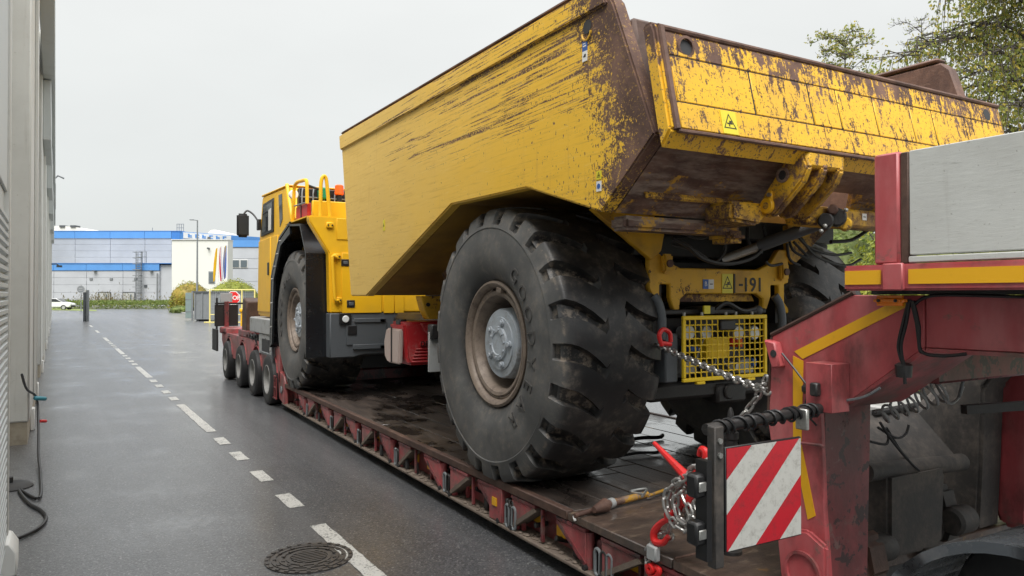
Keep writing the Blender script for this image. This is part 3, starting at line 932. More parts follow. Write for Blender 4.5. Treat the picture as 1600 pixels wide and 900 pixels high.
def barrel(name, label, d, u0, u1, vtop, vbase, length):
    r_ = camthing(name, label, 'roof', d)
    f = FB(r_, d)
    cx, w = f.X((u0 + u1) / 2), (f.X(u1) - f.X(u0)) / 2
    h0, h1 = f.Z(vbase), f.Z(vtop)
    prof = [(cx + w * math.cos(math.pi * i / 16), h0 + (h1 - h0) * math.sin(math.pi * i / 16)) for i in range(17)] + [(cx - w, 0), (cx + w, 0)]
    part(MB().prism(prof, 'y', 0, length), 'vault', M['white'], r_, local=True)
    return r_, f
r_, f_ = barrel('vaulted_roof', 'white vaulted roof rising above the warehouse parapet at left', 190.0, 52, 136, 353.0, 363, 30)
f_.box('roof_fan', M['dgrey'], 93, 101, 352, 355, -0.3, 2)
f_.box('roof_fan', M['dgrey'], 110, 118, 352, 355, -0.3, 2)
barrel('vaulted_roof', 'white vaulted roof end beside the blue name board', 200.0, 321, 345, 358.5, 376, 40)

wb = camthing('white_block', 'plain white rendered office block behind the flags', 'building', 115.0)
F2 = FB(wb, 115.0)
F2.box('wall', M['whitewall'], 268, 355.5, 375, 480, 0, 2.2, ground=True, bevel=0.05)
F2.box('coping', M['pale_trim'], 267.4, 356, 374, 375, -0.15, 2.3)
F2.box('window', M['mgrey'], 326, 336, 424, 443, -0.08, 0.1)
F2.box('window_pane', M['win'], 327.5, 334.5, 426, 441, -0.14, -0.07)
F2.box('spotlight', M['dgrey'], 325, 327.5, 387, 389.5, -0.5, 0.05)
F2.box('side_lamp', M['dgrey'], 322, 325.5, 369.5, 374, 0.4, 0.8)

gw = camthing('office_wing', 'grey office wing with blue fascia and a pair of windows', 'building', 128.0)
F3 = FB(gw, 128.0)
F3.box('wall_core', M['panel2'], 352, 470, 386, 480, 0.3, 20, ground=True)
F3.box('fascia', M['blue'], 355, 470, 375.5, 386, -0.15, 20)
rows = [386.5, 404.5, 420, 440, 460, 479]
for c, d_ in zip(rows, rows[1:]):
    F3.box('wall_panel', M['panel2'], 355, 470, c, d_ - .4, 0.0, 0.29, bevel=0.02)
for u0, u1 in ((363, 374.5), (375.5, 387)):
    w = F3.box('window', M['pale_trim'], u0, u1, 405.5, 418.5, -0.1, 0.05)
    F3.box('pane', M['win'], u0 + .8, u1 - .8, 406.5, 417.5, -0.16, -0.09, parent=w)

# ================================================================== foliage
def leaf_mat(name, cols, trans=0.35):
    n = NT(name)
    g = n.t.nodes.new('ShaderNodeNewGeometry')
    r1 = g.outputs['Random Per Island']
    ramp = n.t.nodes.new('ShaderNodeValToRGB')
    ramp.color_ramp.interpolation = 'LINEAR'
    els = ramp.color_ramp.elements
    els[0].color = cols[0] + (1,)
    els[1].color = cols[-1] + (1,)
    for i, c in enumerate(cols[1:-1]):
        e = els.new((i + 1) / (len(cols) - 1))
        e.color = c + (1,)
    n.link(r1, ramp.inputs[0])
    big = n.rng(n.noise(1.2, 3), 0.35, 0.65, 0.65, 1.15)
    mul = n.t.nodes.new('ShaderNodeMix')
    mul.data_type, mul.blend_type = 'RGBA', 'MULTIPLY'
    mul.inputs[0].default_value = 1
    n.link(ramp.outputs[0], mul.inputs[6])
    n.link(big, mul.inputs[7])
    n.fin(mul.outputs[2], 0.5, 0, 0.35)
    tr = n.t.nodes.new('ShaderNodeBsdfTranslucent')
    n.link(mul.outputs[2], tr.inputs[0])
    ms = n.t.nodes.new('ShaderNodeMixShader')
    ms.inputs[0].default_value = trans
    n.link(n.b.outputs[0], ms.inputs[1])
    n.link(tr.outputs[0], ms.inputs[2])
    n.link(ms.outputs[0], n.t.nodes['Material Output'].inputs[0])
    return n.m
M['leaf_birch'] = leaf_mat('birch_leaves', [(0.19, 0.24, 0.055), (0.32, 0.35, 0.09), (0.23, 0.28, 0.08), (0.46, 0.42, 0.09), (0.55, 0.43, 0.08)], 0.6)
M['leaf_hedge'] = leaf_mat('clipped_hedge_leaves', [(0.18, 0.23, 0.025), (0.33, 0.35, 0.04), (0.23, 0.27, 0.04), (0.44, 0.41, 0.06)])
M['leaf_autumn'] = leaf_mat('autumn_hedge_leaves', [(0.18, 0.23, 0.03), (0.30, 0.31, 0.04), (0.36, 0.24, 0.05), (0.22, 0.26, 0.04)])
M['leaf_green'] = leaf_mat('green_shrub_leaves', [(0.09, 0.15, 0.03), (0.17, 0.23, 0.05), (0.24, 0.26, 0.08)])
M['leaf_dry'] = leaf_mat('dry_grass_blades', [(0.22, 0.17, 0.08), (0.16, 0.15, 0.06), (0.30, 0.24, 0.13)])
M['bark'] = dirty('birch_bark', (0.30, 0.28, 0.25), (0.04, 0.035, 0.03), 0.6, 8, 0.8, bump=0.4)
M['bark_dark'] = dirty('dark_twigs', (0.06, 0.05, 0.042), (0.03, 0.026, 0.022), 0.4, 8, 0.8, bump=0)

def leaf(mb, p, size, nrm, droop=0.0, asp=0.55):
    n = Vector(nrm).normalized()
    a = n.orthogonal().normalized()
    a.rotate(Matrix.Rotation(random.uniform(0, 6.283), 3, n))
    a = (a + Vector((0, 0, -droop))).normalized()
    b = n.cross(a).normalized()
    p = Vector(p)
    s = size * random.uniform(0.7, 1.25)
    mb.add([p, p + a * s * .5 + b * s * asp * .5 + n * s * .08, p + a * s, p + a * s * .5 - b * s * asp * .5 + n * s * .08], [(0, 1, 2, 3)])

def rvec():
    while True:
        v = Vector((random.uniform(-1, 1), random.uniform(-1, 1), random.uniform(-1, 1)))
        if 0.05 < v.length < 1:
            return v.normalized()

def bush(name, label, cat, base, rx, rz, n, size, mat, group=None, core=.84):
    """clipped dome of leaves round a twiggy core"""
    t_ = thing(name, label, cat, base, 0, group)
    mb = MB()
    for i in range(n):
        d = rvec()
        d.z = abs(d.z) if random.random() < .85 else d.z * .3
        lump = 1 + 0.05 * math.sin(d.x * 9 + base[0]) * math.cos(d.y * 8 + d.z * 6)
        k = lump * (random.random() ** 0.25) * random.uniform(0.93, 1.04)
        p = (d.x * rx * k, d.y * rx * k, max(0.02, rz * 0.12 + d.z * rz * 0.88 * k))
        leaf(mb, p, size, (d + rvec() * 0.7).normalized())
    part(mb, 'foliage', mat, t_, local=True, flat=True, recalc=False)
    mb = MB().sphere((0, 0, rz * .45), 1.0, 12, (rx * core, rx * core, rz * .46 * core / .84))
    mb.v = [(x * (1 + .06 * math.sin(9 * z + 5 * y)), y * (1 + .06 * math.sin(8 * x + 3 * z)), z) for x, y, z in mb.v]
    part(mb, 'inner_growth', mat, t_, local=True)
    mb = MB()
    for i in range(14):
        a = 2 * math.pi * i / 14
        q = random.uniform(.3, .8)
        mb.tube([(0, 0, 0), (rx * q * .4 * math.cos(a), rx * q * .4 * math.sin(a), rz * .4), (rx * q * math.cos(a), rx * q * math.sin(a), rz * random.uniform(.5, .85))], 0.03, 5, radii=[.05, .03, .01])
    part(mb, 'stem', M['bark_dark'], t_, local=True)
    return t_
p = far(297, 461, 86.0); p.z = 0
bush('clipped_bush', 'round clipped bush turning orange at left beside the green gate leaf', 'bush', p, 2.35, 3.5, 6000, 0.22, M['leaf_autumn'], 'clipped bushes before the white block')
p = far(366, 461, 72.0); p.z = 0
bush('clipped_bush', 'wide round yellow green clipped bush behind the stop sign', 'bush', p, 2.6, 3.45, 12000, 0.17, M['leaf_hedge'], 'clipped bushes before the white block')

def strip_stuff(name, label, cat, pts_fn, n, size, mat, droop=0.0, asp=0.5):
    mb = MB()
    for i in range(n):
        p, nr = pts_fn()
        leaf(mb, p, size, nr, droop, asp)
    o = part(mb, name, mat, None, flat=True, recalc=False)
    o['kind'] = 'stuff'
    o['label'] = label
    o['category'] = cat
    return o
def hedge_pts():
    u = random.uniform(60, 300)
    d = random.uniform(97, 108)
    q = far(u, 461, d)
    q.z = random.uniform(0.05, 0.95) if d < 99 else random.uniform(.6, 1.0)
    return q, (rvec() + Vector((0, 0, .6)))
strip_stuff('low_hedge', 'low green hedge along the far street before the warehouse', 'hedge', hedge_pts, 9000, 0.3, M['leaf_green'])
def dry_pts():
    q = far(random.uniform(95, 285) if random.random() < .4 else random.gauss(165, 18), 461, random.uniform(112, 119))
    q.z = abs(random.gauss(0.6, .75))
    return q, rvec() * Vector((1, 1, .2))
strip_stuff('dry_grass', 'tall dry grasses below the warehouse wall', 'grass', dry_pts, 1300, 0.4, M['leaf_dry'], -2.0, 0.22)
q = [far(40, 461, 93), far(152, 461, 84), far(150, 461, 90), far(60, 461, 108)]
quad_sheet('verge', [(p.x, p.y) for p in q], 0.03, NT('verge_grass').fin((0.19, 0.24, 0.07), 0.9))
p = far(282, 461, 76); p.z = 0
bush('low_shrub', 'low flat dark shrub at the foot of the orange bush', 'shrub', p, 1.15, .75, 900, .2, M['leaf_green'])

def birch(name, label, foot, height, crown_r, z0, n, size, mat, lean=(0, 0), droop=1.1, sparse=False, group=None, limbs=26, twigs=3, tip=.15, thick=.04):
    t_ = thing(name, label, 'tree', foot, 0, group)
    top = Vector((lean[0], lean[1], height))
    path = [Vector((0, 0, -.05)), Vector((lean[0] * .2, lean[1] * .2, height * .35)), Vector((lean[0] * .55, lean[1] * .55, height * .7)), top]
    sp = smooth_path(path, 6)
    r0 = height * 0.014
    part(MB().tube(sp, .1, 9, radii=[r0 * (1 - .93 * i / (len(sp) - 1)) for i in range(len(sp))]), 'trunk', M['bark'], t_, local=True)
    tw, lv = MB(), MB()
    tips = []
    for i in range(limbs):
        f = z0 / height + (1 - z0 / height) * (i + random.random()) / limbs
        j = min(len(sp) - 1, int(f * (len(sp) - 1)))
        o = sp[j]
        a = i * 2.4 + random.uniform(-.4, .4)
        L = crown_r * (1.0 - (1 - tip) * max(0, (f - .35) / .65) ** 2.2) * random.uniform(.6, 1.1)
        e1 = o + Vector((math.cos(a) * L * .55, math.sin(a) * L * .55, L * .45))
        e2 = o + Vector((math.cos(a) * L, math.sin(a) * L, L * .35))
        pth = smooth_path([o, e1, e2], 4)
        tw.tube(pth, .02, 5, radii=[thick * (1 - .8 * q / (len(pth) - 1)) * height / 10 for q in range(len(pth))])
        for q in pth[2:]:
            for _ in range(twigs):
                d = rvec()
                h = q + Vector((d.x, d.y, 0)) * L * .25
                l2 = random.uniform(.25, 1.0) * crown_r * .45
                e = h + Vector((d.x * .15, d.y * .15, -l2 * (droop - .3)))
                tw.tube([q, h, e], .006, 4, radii=[.012, .007, .003])
                tips.append((h, e))
    for i in range(n):
        h, e = random.choice(tips)
        k = random.random()
        p_ = h.lerp(e, k) + rvec() * crown_r * (0.09 if not sparse else .05) * (random.random() ** .5)
        leaf(lv, p_, size, rvec(), droop, 0.62)
    part(tw, 'limbs', M['bark_dark'], t_, local=True)
    part(lv, 'crown', mat, t_, local=True, flat=True, recalc=False)
    return t_
def gfoot(u, d):
    p_ = far(u, 461, d); p_.z = 0
    return p_
birch('birch_tree', 'leafy birch with drooping yellow green twigs at the upper right', gfoot(1655, 13.5), 10.5, 2.5, 1.5, 65000, 0.075, M['leaf_birch'], limbs=80, twigs=6)
birch('birch_tree', 'small birch top with green leaves peeking over the tailgate', gfoot(1322, 30), 12.4, 1.9, 6.5, 4200, 0.12, M['leaf_birch'], limbs=44, droop=-.1, tip=.5, sparse=True, thick=.016)
birch('birch_tree', 'nearly bare thin birch between the tailgate and the leafy birch', gfoot(1442, 36), 15.2, 2.0, 8, 500, 0.10, M['leaf_birch'], limbs=26, droop=.0, sparse=True, tip=.5, thick=.010)
for i, (X_, Y_, rx, rz, lab) in enumerate(((15.2, 3.2, 1.5, 3.0, 'green roadside shrub seen past the neck, at the right frame edge'), (14.8, 8.2, 2.3, 4.0, 'yellow green shrub seen between the far tyre and the trailer board'),
                                           (16.2, 12.0, 2.4, 4.2, 'roadside shrub hidden mostly behind the tipping body'), (14.6, 5.6, 1.4, 2.9, 'bushy shrub glimpsed through the arch of the trailer neck'))):
    bush('roadside_shrub', lab, 'shrub', (X_, Y_, 0.05), rx, rz, 14000, 0.12, M['leaf_hedge'] if i % 2 else M['leaf_green'], 'shrubs beyond the pavement', .72)
q = [(13.0, -12), (26, -12), (24, 80), (10.6, 80)]
quad_sheet('grass_verge', q, 0.06, NT('grass').fin((0.09, 0.12, 0.04), 0.9))

# ================================================================== things at the far end of the yard
def lamp_post():
    p_ = gfoot(308, 70)
    t_ = thing('street_lamp', 'tall slim grey street lamp with a short arm before the white block', 'street lamp', p_, -YAW)
    k = 70 / FPX
    H_ = CAM_H + (461 - 344) * k
    part(MB().cyl((0, 0, 0), (0, 0, H_), 0.11, 10, 0.06), 'pole', M['mgrey'], t_, local=True)
    part(MB().tube([(0, 0, H_ - .05), (-.1, 0, H_), (-.35, 0, H_ + .03)], .04, 8), 'arm', M['mgrey'], t_, local=True)
    part(MB().box(-.72, -.3, -.12, .12, H_, H_ + .08), 'lamp_head', M['mgrey'], t_, local=True, bevel=.02)
lamp_post()

def flag(label, u_top, v_top, u_bot, v_bot, d, cols, w=0.75):
    k = d / FPX
    p_ = gfoot(u_top + 3, d)
    t_ = thing('flag', label, 'flag', p_, -YAW, 'flags before the white block')
    zt, zb = CAM_H + (461 - v_top) * k, CAM_H + (461 - v_bot) * k
    part(MB().cyl((0, 0, 0), (0, 0, zt + .3), 0.06, 8, .04), 'pole', M['white'], t_, local=True)
    dx = (u_bot - u_top) * k
    nb = len(cols)
    for bi, m_ in enumerate(cols):           # hanging cloth in vertical folds, one strip of colour after another
        V, F_ = [], []
        nx, nz = 8, 14
        for iz in range(nz + 1):
            f = iz / nz
            for ix in range(nx + 1):
                g = (bi + ix / nx) / nb
                wid = w * (0.35 + .65 * math.sin(math.pi * min(1, .25 + f * .6)))
                x = -.08 + (dx + .2) * f - g * wid
                y = -.12 + .12 * math.sin(g * 9 + f * 3)
                z = zt - (zt - zb) * f - g * .25
                V.append((x, y, z))
        for iz in range(nz):
            for ix in range(nx):
                a = iz * (nx + 1) + ix
                F_.append((a, a + 1, a + nx + 2, a + nx + 1))
        mb = MB().add(V, F_)
        part(mb, 'cloth', m_, t_, local=True, recalc=False)
fy = NT('yellow_flag').fin((0.80, 0.55, 0.02), 0.7)
fr = NT('red_flag').fin((0.55, 0.03, 0.05), 0.7)
fw = NT('white_flag').fin((0.75, 0.75, 0.76), 0.7)
fb = NT('blue_flag').fin((0.04, 0.13, 0.50), 0.7)
flag('plain yellow flag hanging at the left of three before the white block', 338, 387, 332, 438, 100, [fy], .32)
flag('white and red flag hanging in the middle of three', 345, 384, 343.5, 437, 100, [fw, fr], .36)
flag('blue and yellow flag hanging at the right of three', 352, 383, 349, 434, 100, [fb, fy, fb], .36)

gp = thing('gate_post', 'pair of grey steel gate posts at the left of the yard exit', 'gate post', gfoot(134, 52), -YAW)
part(MB().box(-.14, 0.02, -.08, .08, 0, 2.05), 'post', M['dgrey'], gp, local=True, bevel=.01)
part(MB().box(0.06, .2, -.05, .1, 0, 2.2), 'post', M['mgrey'], gp, local=True, bevel=.01)
part(MB().box(-.14, .2, -.03, .03, 1.4, 1.5).box(-.14, .2, -.03, .03, .4, .5), 'rail', M['mgrey'], gp, local=True)
part(MB().cyl((-.02, 0, 2.05), (-.02, 0, 2.2), .06, 10), 'cap', M['white'], gp, local=True)
rs = thing('round_sign', 'back of a round grey road sign beside the gate posts', 'road sign', gfoot(126.5, 78), -YAW)
part(MB().cyl((0, 0.04, 0), (0, 0.04, 2.9), .045, 8), 'post', M['mgrey'], rs, local=True)
part(MB().cyl((0, 0, 2.45), (0, -.03, 2.45), .42, 24), 'disc', M['mgrey'], rs, local=True)
part(MB().lathe([(.42, -.04), (.42, 0), (.38, 0), (.38, -.04)], (0, 0, 2.45), 'y', 24, True), 'rim', M['lgrey'], rs, local=True)
part(MB().box(-.2, .2, -.06, -.03, 2.32, 2.38).box(-.2, .2, -.06, -.03, 2.52, 2.58), 'bracket', M['lgrey'], rs, local=True)

gl = thing('gate_leaf', 'narrow grey green steel gate leaf beside the grey stacked blocks', 'gate', gfoot(296, 54), -YAW)
part(MB().box(-.28, .16, -.03, .03, .15, 2.02), 'panel', dirty('grey_green_steel', (0.20, 0.26, 0.25), (.12, .14, .13), .4, 2, .5), gl, local=True, bevel=.01)
part(MB().box(.17, .27, -.05, .05, 0, 2.15), 'post', M['mgrey'], gl, local=True)
part(MB().box(-.28, .16, -.045, -.03, .6, .66).box(-.28, .16, -.045, -.03, 1.5, 1.56), 'rail', M['mgrey'], gl, local=True)

ct = thing('waste_container', 'grey ribbed waste container behind the yellow site fence', 'container', gfoot(319, 52), -YAW)
k = 52 / FPX
part(MB().box(-16 * k, 62 * k, 0, 2.2, .12, 2.08), 'tub', M['mgrey'], ct, local=True, bevel=.02)
for i in range(7):
    part(MB().box((-15 + i * 11) * k, (-13 + i * 11) * k, -.06, -.001, .14, 2.0), 'rib', M['mgrey'], ct, local=True)
part(MB().box(-16.6 * k, 62.6 * k, -.07, 2.26, 2.02, 2.12), 'rim', M['dgrey'], ct, local=True)
for x in (-13, 25, 58):
    part(MB().box(x * k, (x + 4) * k, 0.1, 2.0, 0, .12), 'skid', M['dgrey'], ct, local=True)

yf = thing('site_fence', 'yellow tubular site fence panel in front of the grey container', 'fence', gfoot(362, 49), -YAW)
k = 49 / FPX
ypaint = dirty('pale_yellow_tube', (0.72, 0.62, 0.22), (.4, .35, .15), .3, 2, .5, bump=0)
w0, w1 = -34 * k, 36 * k
for x in (w0, 16 * k, w1):
    part(MB().cyl((x, 0, 0.05), (x, 0, 2.2), .05, 8), 'post', ypaint, yf, local=True)
    part(MB().box(x - .35, x + .35, -.15, .15, 0, .07), 'foot_block', ypaint, yf, local=True, bevel=.02)
for z in (.55, 2.2):
    part(MB().cyl((w0, 0, z), (w1, 0, z), .03, 8), 'rail', ypaint, yf, local=True)
mb = MB()
for i in range(1, 24):
    x = w0 + (w1 - w0) * i / 24
    mb.cyl((x, 0, .3), (x, 0, 2.18), .006, 4)
for i in range(1, 8):
    mb.cyl((w0, 0, .3 + i * .24), (w1, 0, .3 + i * .24), .006, 4)
part(mb, 'wire_mesh', M['lgrey'], yf, local=True)['kind'] = 'stuff'

st = thing('stop_sign', 'red octagonal stop sign half hidden behind a grey board', 'road sign', gfoot(364.5, 34), -YAW)
oc = [(math.cos(R(22.5 + 45 * i)), math.sin(R(22.5 + 45 * i))) for i in range(8)]
zc = CAM_H - 4.6 * 34 / FPX
part(MB().prism([(x * .335, zc + y * .335) for x, y in oc], 'y', 0, .02), 'rim', M['white'], st, local=True)
part(MB().prism([(x * .305, zc + y * .305) for x, y in oc], 'y', -.006, 0), 'plate', M['red_bright'], st, local=True)
part(xform(text_mb('STOP', .27, .002, .006), Matrix.Translation((0, -.009, zc)) @ Matrix.Rotation(R(90), 4, 'X')), 'lettering', M['white'], st, local=True)
part(MB().cyl((0, .05, 0), (0, .05, zc + .3), .03, 8), 'post', M['mgrey'], st, local=True)

yb = thing('bollard', 'yellow steel bollard just behind the trailer tail', 'bollard', gfoot(379.5, 30), -YAW)
part(MB().cyl((0, 0, 0), (0, 0, 1.25), .09, 12), 'post', M['tape'], yb, local=True)
part(MB().cyl((0, 0, 1.15), (0, 0, 1.3), .14, 12), 'cap', M['tape'], yb, local=True, bevel=.02)

# white car parked past the left wall
car = thing('parked_car', 'white car with its nose showing past the left wall', 'car', gfoot(86, 92), -YAW + R(8))
wm = dirty('white_car_paint', (0.72, .73, .73), (.4, .4, .4), .15, 2, .25, bump=0)
prof = [(-2.2, .35), (2.05, .32), (2.15, .55), (2.05, .82), (1.2, .98), (.45, 1.42), (-1.2, 1.46), (-2.05, 1.05), (-2.2, .8)]
part(MB().prism(prof, 'y', -.85, .85), 'body', wm, car, local=True, bevel=.09, seg=2)
part(MB().prism([(1.08, 1.0), (.45, 1.36), (-.2, 1.38), (-.2, 1.0)], 'y', -.862, .862), 'side_window', M['glass'], car, local=True)
part(MB().prism([(-.28, 1.0), (-.28, 1.38), (-1.15, 1.4), (-1.6, 1.05)], 'y', -.862, .862), 'side_window', M['glass'], car, local=True)
part(MB().hexa([(1.22, -.7, .985), (1.22, .7, .985), (1.18, .7, .96), (1.18, -.7, .96)], [(.5, -.62, 1.42), (.5, .62, 1.42), (.46, .62, 1.38), (.46, -.62, 1.38)]), 'windscreen', M['glass'], car, local=True)
for x in (1.35, -1.35):
    for s in (-1, 1):
        w_ = part(MB().lathe([(.31, -.1), (.31, .1), (.2, .1), (.2, -.1)], (x, s * .78, .31), 'y', 20, True), 'tyre', M['tyre_small'], car, local=True)
        part(MB().cyl((x, s * .86, .31), (x, s * .84, .31), .2, 16), 'rim', M['lgrey'], w_, local=True)
for s in (-1, 1):
    part(MB().box(1.95, 2.15, s * .62 - .16, s * .62 + .16, .62, .76), 'headlight', M['lamp'], car, local=True, bevel=.02)
part(MB().box(2.08, 2.19, -.6, .6, .36, .55), 'grille', M['black'], car, local=True, bevel=.02)

# ================================================================== articulated mining dump truck
truck = thing('mining_dump_truck', 'large yellow rust-worn articulated mining dump truck loaded on the red low-loader', 'dump truck', TR)
XC = 4.27
def tp(mb, name, mat, parent=None, **k):
    return part(mb, name, mat, parent or truck, **k)

# ---- wheels: one tyre mesh with shoulder lugs, shared by all four
def tyre_mesh(Ro, half, bead, N, dep):
    prof = [(bead, .33, 0), (.50, .385, 0), (.58, .428, 0), (.68, .445, 0), (.79, .44, 0), (.855, .432, 0), (.862, .437, 0), (.885, .43, .0), (.90, .425, .75), (.95, .412, 1), (.992, .392, 1),
            (1.008, .37, 1), (1.017, .31, 1), (1.022, .25, 1), (1.026, .185, 1), (1.028, .13, .95), (1.029, .10, .5), (1.03, .075, 0), (1.03, .04, 0)]
    P = [(r, -h, d) for r, h, d in prof] + [(1.03, 0, 0)] + [(r, h, d) for r, h, d in reversed(prof)]
    sx = half / .445
    m = len(P)
    nor = []
    for i in range(m):
        a, b = P[max(i - 1, 0)], P[min(i + 1, m - 1)]
        t_ = Vector((b[0] - a[0], b[1] - a[1])).normalized()
        nor.append((-t_.y, t_.x) if False else (t_.y, -t_.x))
    V, F_ = [], []
    fr = [(-.29, 0), (-.14, 0), (0.0, 0), (.14, 0), (.29, 0), (.335, 1), (.5, 1), (.665, 1)]
    for k in range(N):
        for f, g in fr:
            for i, (r, h, d) in enumerate(P):
                a_ = abs(h)
                ph = 0.0
                if a_ < .42:
                    q = (.42 - a_) / .42
                    ph = (0.04 * q + .80 * q * q) * (-1 if h < 0 else 1)
                side = 0.0 if h < 0 else 0.5
                if a_ < .10:                  # both sides meet on the closed centre band
                    w_ = (h + .10) / .20
                    side = .5 * w_
                    q = (.42 - a_) / .42
                    ph = (0.04 * q + .80 * q * q) * (2 * w_ - 1)
                nar = .62 + .38 * min(1, max(0, (a_ - .1) / .25))
                ff = f if not g else .5 + (f - .5) * nar
                if not g and abs(f) > .2:
                    ff = math.copysign(.5 - (.5 - abs(f)) * nar, f)
                ang = 2 * math.pi * (k + ff + side + ph) / N
                rr, hh = r, h * sx
                if g and d:
                    nx, ny = nor[i]
                    rr -= dep * d * (1 if a_ < .4 else .55)
                    hh -= math.copysign(dep * d * (0 if a_ < .4 else .55), h)
                z = rr * math.cos(ang)
                y = rr * math.sin(ang)
                if z < -.80:
                    hh *= 1 + .07 * min(1, (-.80 - z) / .2)
                V.append((hh, y, max(z, -1.0)))
    tot = N * len(fr)
    for k in range(tot):
        k2 = (k + 1) % tot
        for i in range(m - 1):
            F_.append((k * m + i, k2 * m + i, k2 * m + i + 1, k * m + i + 1))
    return mesh_of(MB().add(V, F_), 'tyre')
def wheel(loc, flip):
    w = bpy.data.objects.new('wheel', None)
    C.objects.link(w)
    w.parent = truck
    w.location = Vector(loc) - TR
    w.rotation_euler = (0, 0, math.pi if flip else 0)
    return w
M['tyre_letter'] = dirty('raised_tyre_letter', (0.060, 0.057, 0.054), (0.03, 0.03, 0.03), .4, 20, .6)
TYRE = tyre_mesh(1.03, .44, .43, 22, .070)
TYRE.materials.append(M['tyre'])
rimb = MB().lathe([(.435, -.30), (.448, -.345), (.468, -.355), (.470, -.375), (.452, -.383), (.430, -.372), (.415, -.345), (.418, -.318), (.398, -.312), (.395, -.345), (.385, -.352), (.362, -.345), (.345, -.315), (.332, -.24), (.325, -.12), (.30, -.06), (.0, -.05)], (0, 0, 0), 'x', 56)
RIM = mesh_of(rimb, 'rim')
lockb = MB()
lockb.tube([(-.335, .405 * math.cos(a), .405 * math.sin(a)) for a in [R(100) + R(330) * i / 50 for i in range(51)]], .011, 6)
lockb.box(-.372, -.335, -.035, .035, .385, .425)
LOCK = mesh_of(lockb, 'lock_ring', 0.004)
HUB = mesh_of(MB().lathe([(.30, -.05), (.275, -.12), (.262, -.295), (.252, -.312), (.20, -.316), (.197, -.324), (.13, -.326), (.125, -.342), (.085, -.346), (.08, -.338), (.0, -.338)], (0, 0, 0), 'x', 48), 'hub')
BOLT = mesh_of(MB().cyl((0, 0, 0), (-.016, 0, 0), .030, 6).cyl((-.016, 0, 0), (-.03, 0, 0), .019, 10), 'bolt', 0.003)
SBOLT = mesh_of(MB().cyl((0, 0, 0), (-.012, 0, 0), .010, 6), 'cap_bolt')
for me_, m_ in ((RIM, 'rim'), (LOCK, 'rim'), (HUB, 'hub'), (BOLT, 'hub'), (SBOLT, 'hub')):
    me_.materials.append(M[m_])
I4 = Matrix.Identity(4)
WS = 1.035
def place_wheel(x, y, flip, spin):
    w = wheel((x, y, .44 + WS), flip)
    w.scale = (WS, WS, WS)
    t_ = inst('tyre', TYRE, None, w, I4)
    r_ = inst('rim', RIM, None, w, I4)
    r_2 = Matrix.Rotation(R(spin), 4, 'X')
    inst('lock_ring', LOCK, None, r_ if False else w, r_2)
    inst('hub', HUB, None, w, r_2)
    if not flip:
        for i in range(5):
            inst('bolt', BOLT, None, w, Matrix.Rotation(R(spin + 72 * i + 8), 4, 'X') @ Matrix.Translation((-.32, 0, .162)))
        for i in range(10):
            inst('cap_bolt', SBOLT, None, w, Matrix.Rotation(R(spin + 36 * i), 4, 'X') @ Matrix.Translation((-.34, 0, .105)))
    return w
HW = .44 * WS
for (y, spin) in ((5.0, 10), (11.3, 47)):
    for flip in (False, True):
        w = place_wheel(2.645 + HW if not flip else 2 * XC - 2.645 - HW, y, flip, spin)
        if not flip:                          # raised maker's lettering on the outer sidewall
            word = 'GOODYEAR'
            for i, ch in enumerate(word):
                a = R(50) - R(14.5) * i if y < 6 else R(200) - R(14.5) * i
                g = text_mb(ch, .15, .004, 0.0)
                # letter upright points outward from the hub, reading clockwise seen from outside
                c_ = Vector((0, math.cos(a), math.sin(a)))
                o_ = Vector((-.440, -math.cos(a) * .645, math.sin(a) * .645))
                rad = Vector((0, -math.cos(a), math.sin(a)))
                tan = Vector((0, -math.sin(a), -math.cos(a)))
                part(xform(g, frame(o_, tan, rad)), 'raised_letter', M['tyre_letter'], w, local=True)

# ---- tipping body
BX0, BX1 = 2.60, 5.94
A_, B_, C_, D_, E_, F__, G_ = (8.60, 3.74), (8.21, 1.84), (7.68, 1.84), (5.53, 2.60), (4.32, 2.585), (3.47, 2.335), (3.0, 2.71)
G2, H1, H2 = (3.36, 3.54), (3.44, 3.63), (3.54, 3.665)
OUT = [A_, B_, C_, D_, E_, F__, G_, G2, H1, H2]
body = tp(MB().prism(OUT, 'x', BX0, BX0 + .10), 'body_side', M['box_side'], bevel=.012, seg=2)
tp(MB().prism(OUT[:7] + [(3.20, 3.40), (3.27, 3.62), (3.34, 3.69)], 'x', BX1 - .10, BX1), 'body_side', M['rust'], bevel=.012)
tp(MB().prism([(8.605, 3.745), (8.575, 3.57), (3.40, 3.535), (3.45, 3.64), (3.54, 3.672)], 'x', BX0 - .022, BX0 + .09), 'top_rail', M['box_side'], body, bevel=.01, seg=2)
tp(MB().prism([(8.58, 3.752), (3.56, 3.678), (3.56, 3.712), (8.58, 3.786)], 'x', BX0 - .012, BX0 + .11), 'rail_cap', M['rust'], body, bevel=.014, seg=2)
tp(MB().prism([(8.58, 3.752), (3.36, 3.702), (3.36, 3.735), (8.58, 3.786)], 'x', BX1 - .11, BX1 + .01), 'rail_cap', M['rust'], bevel=.014)
tp(MB().cyl((BX0 - .004, up(918, 42, x=2.6).y, up(918, 42, x=2.6).z), (BX0 + .002, up(918, 42, x=2.6).y, up(918, 42, x=2.6).z), .042, 18), 'lifting_hole', M['dark_gap'], body)
p = up(917, 46, x=2.6)
tp(MB().tube([(BX0 - .004, p.y + .045 * math.cos(a), p.z + .045 * math.sin(a) - .02) for a in [R(180) + R(180) * i / 12 for i in range(13)]], .008, 6), 'hole_weld', M['yel_frame'], body)
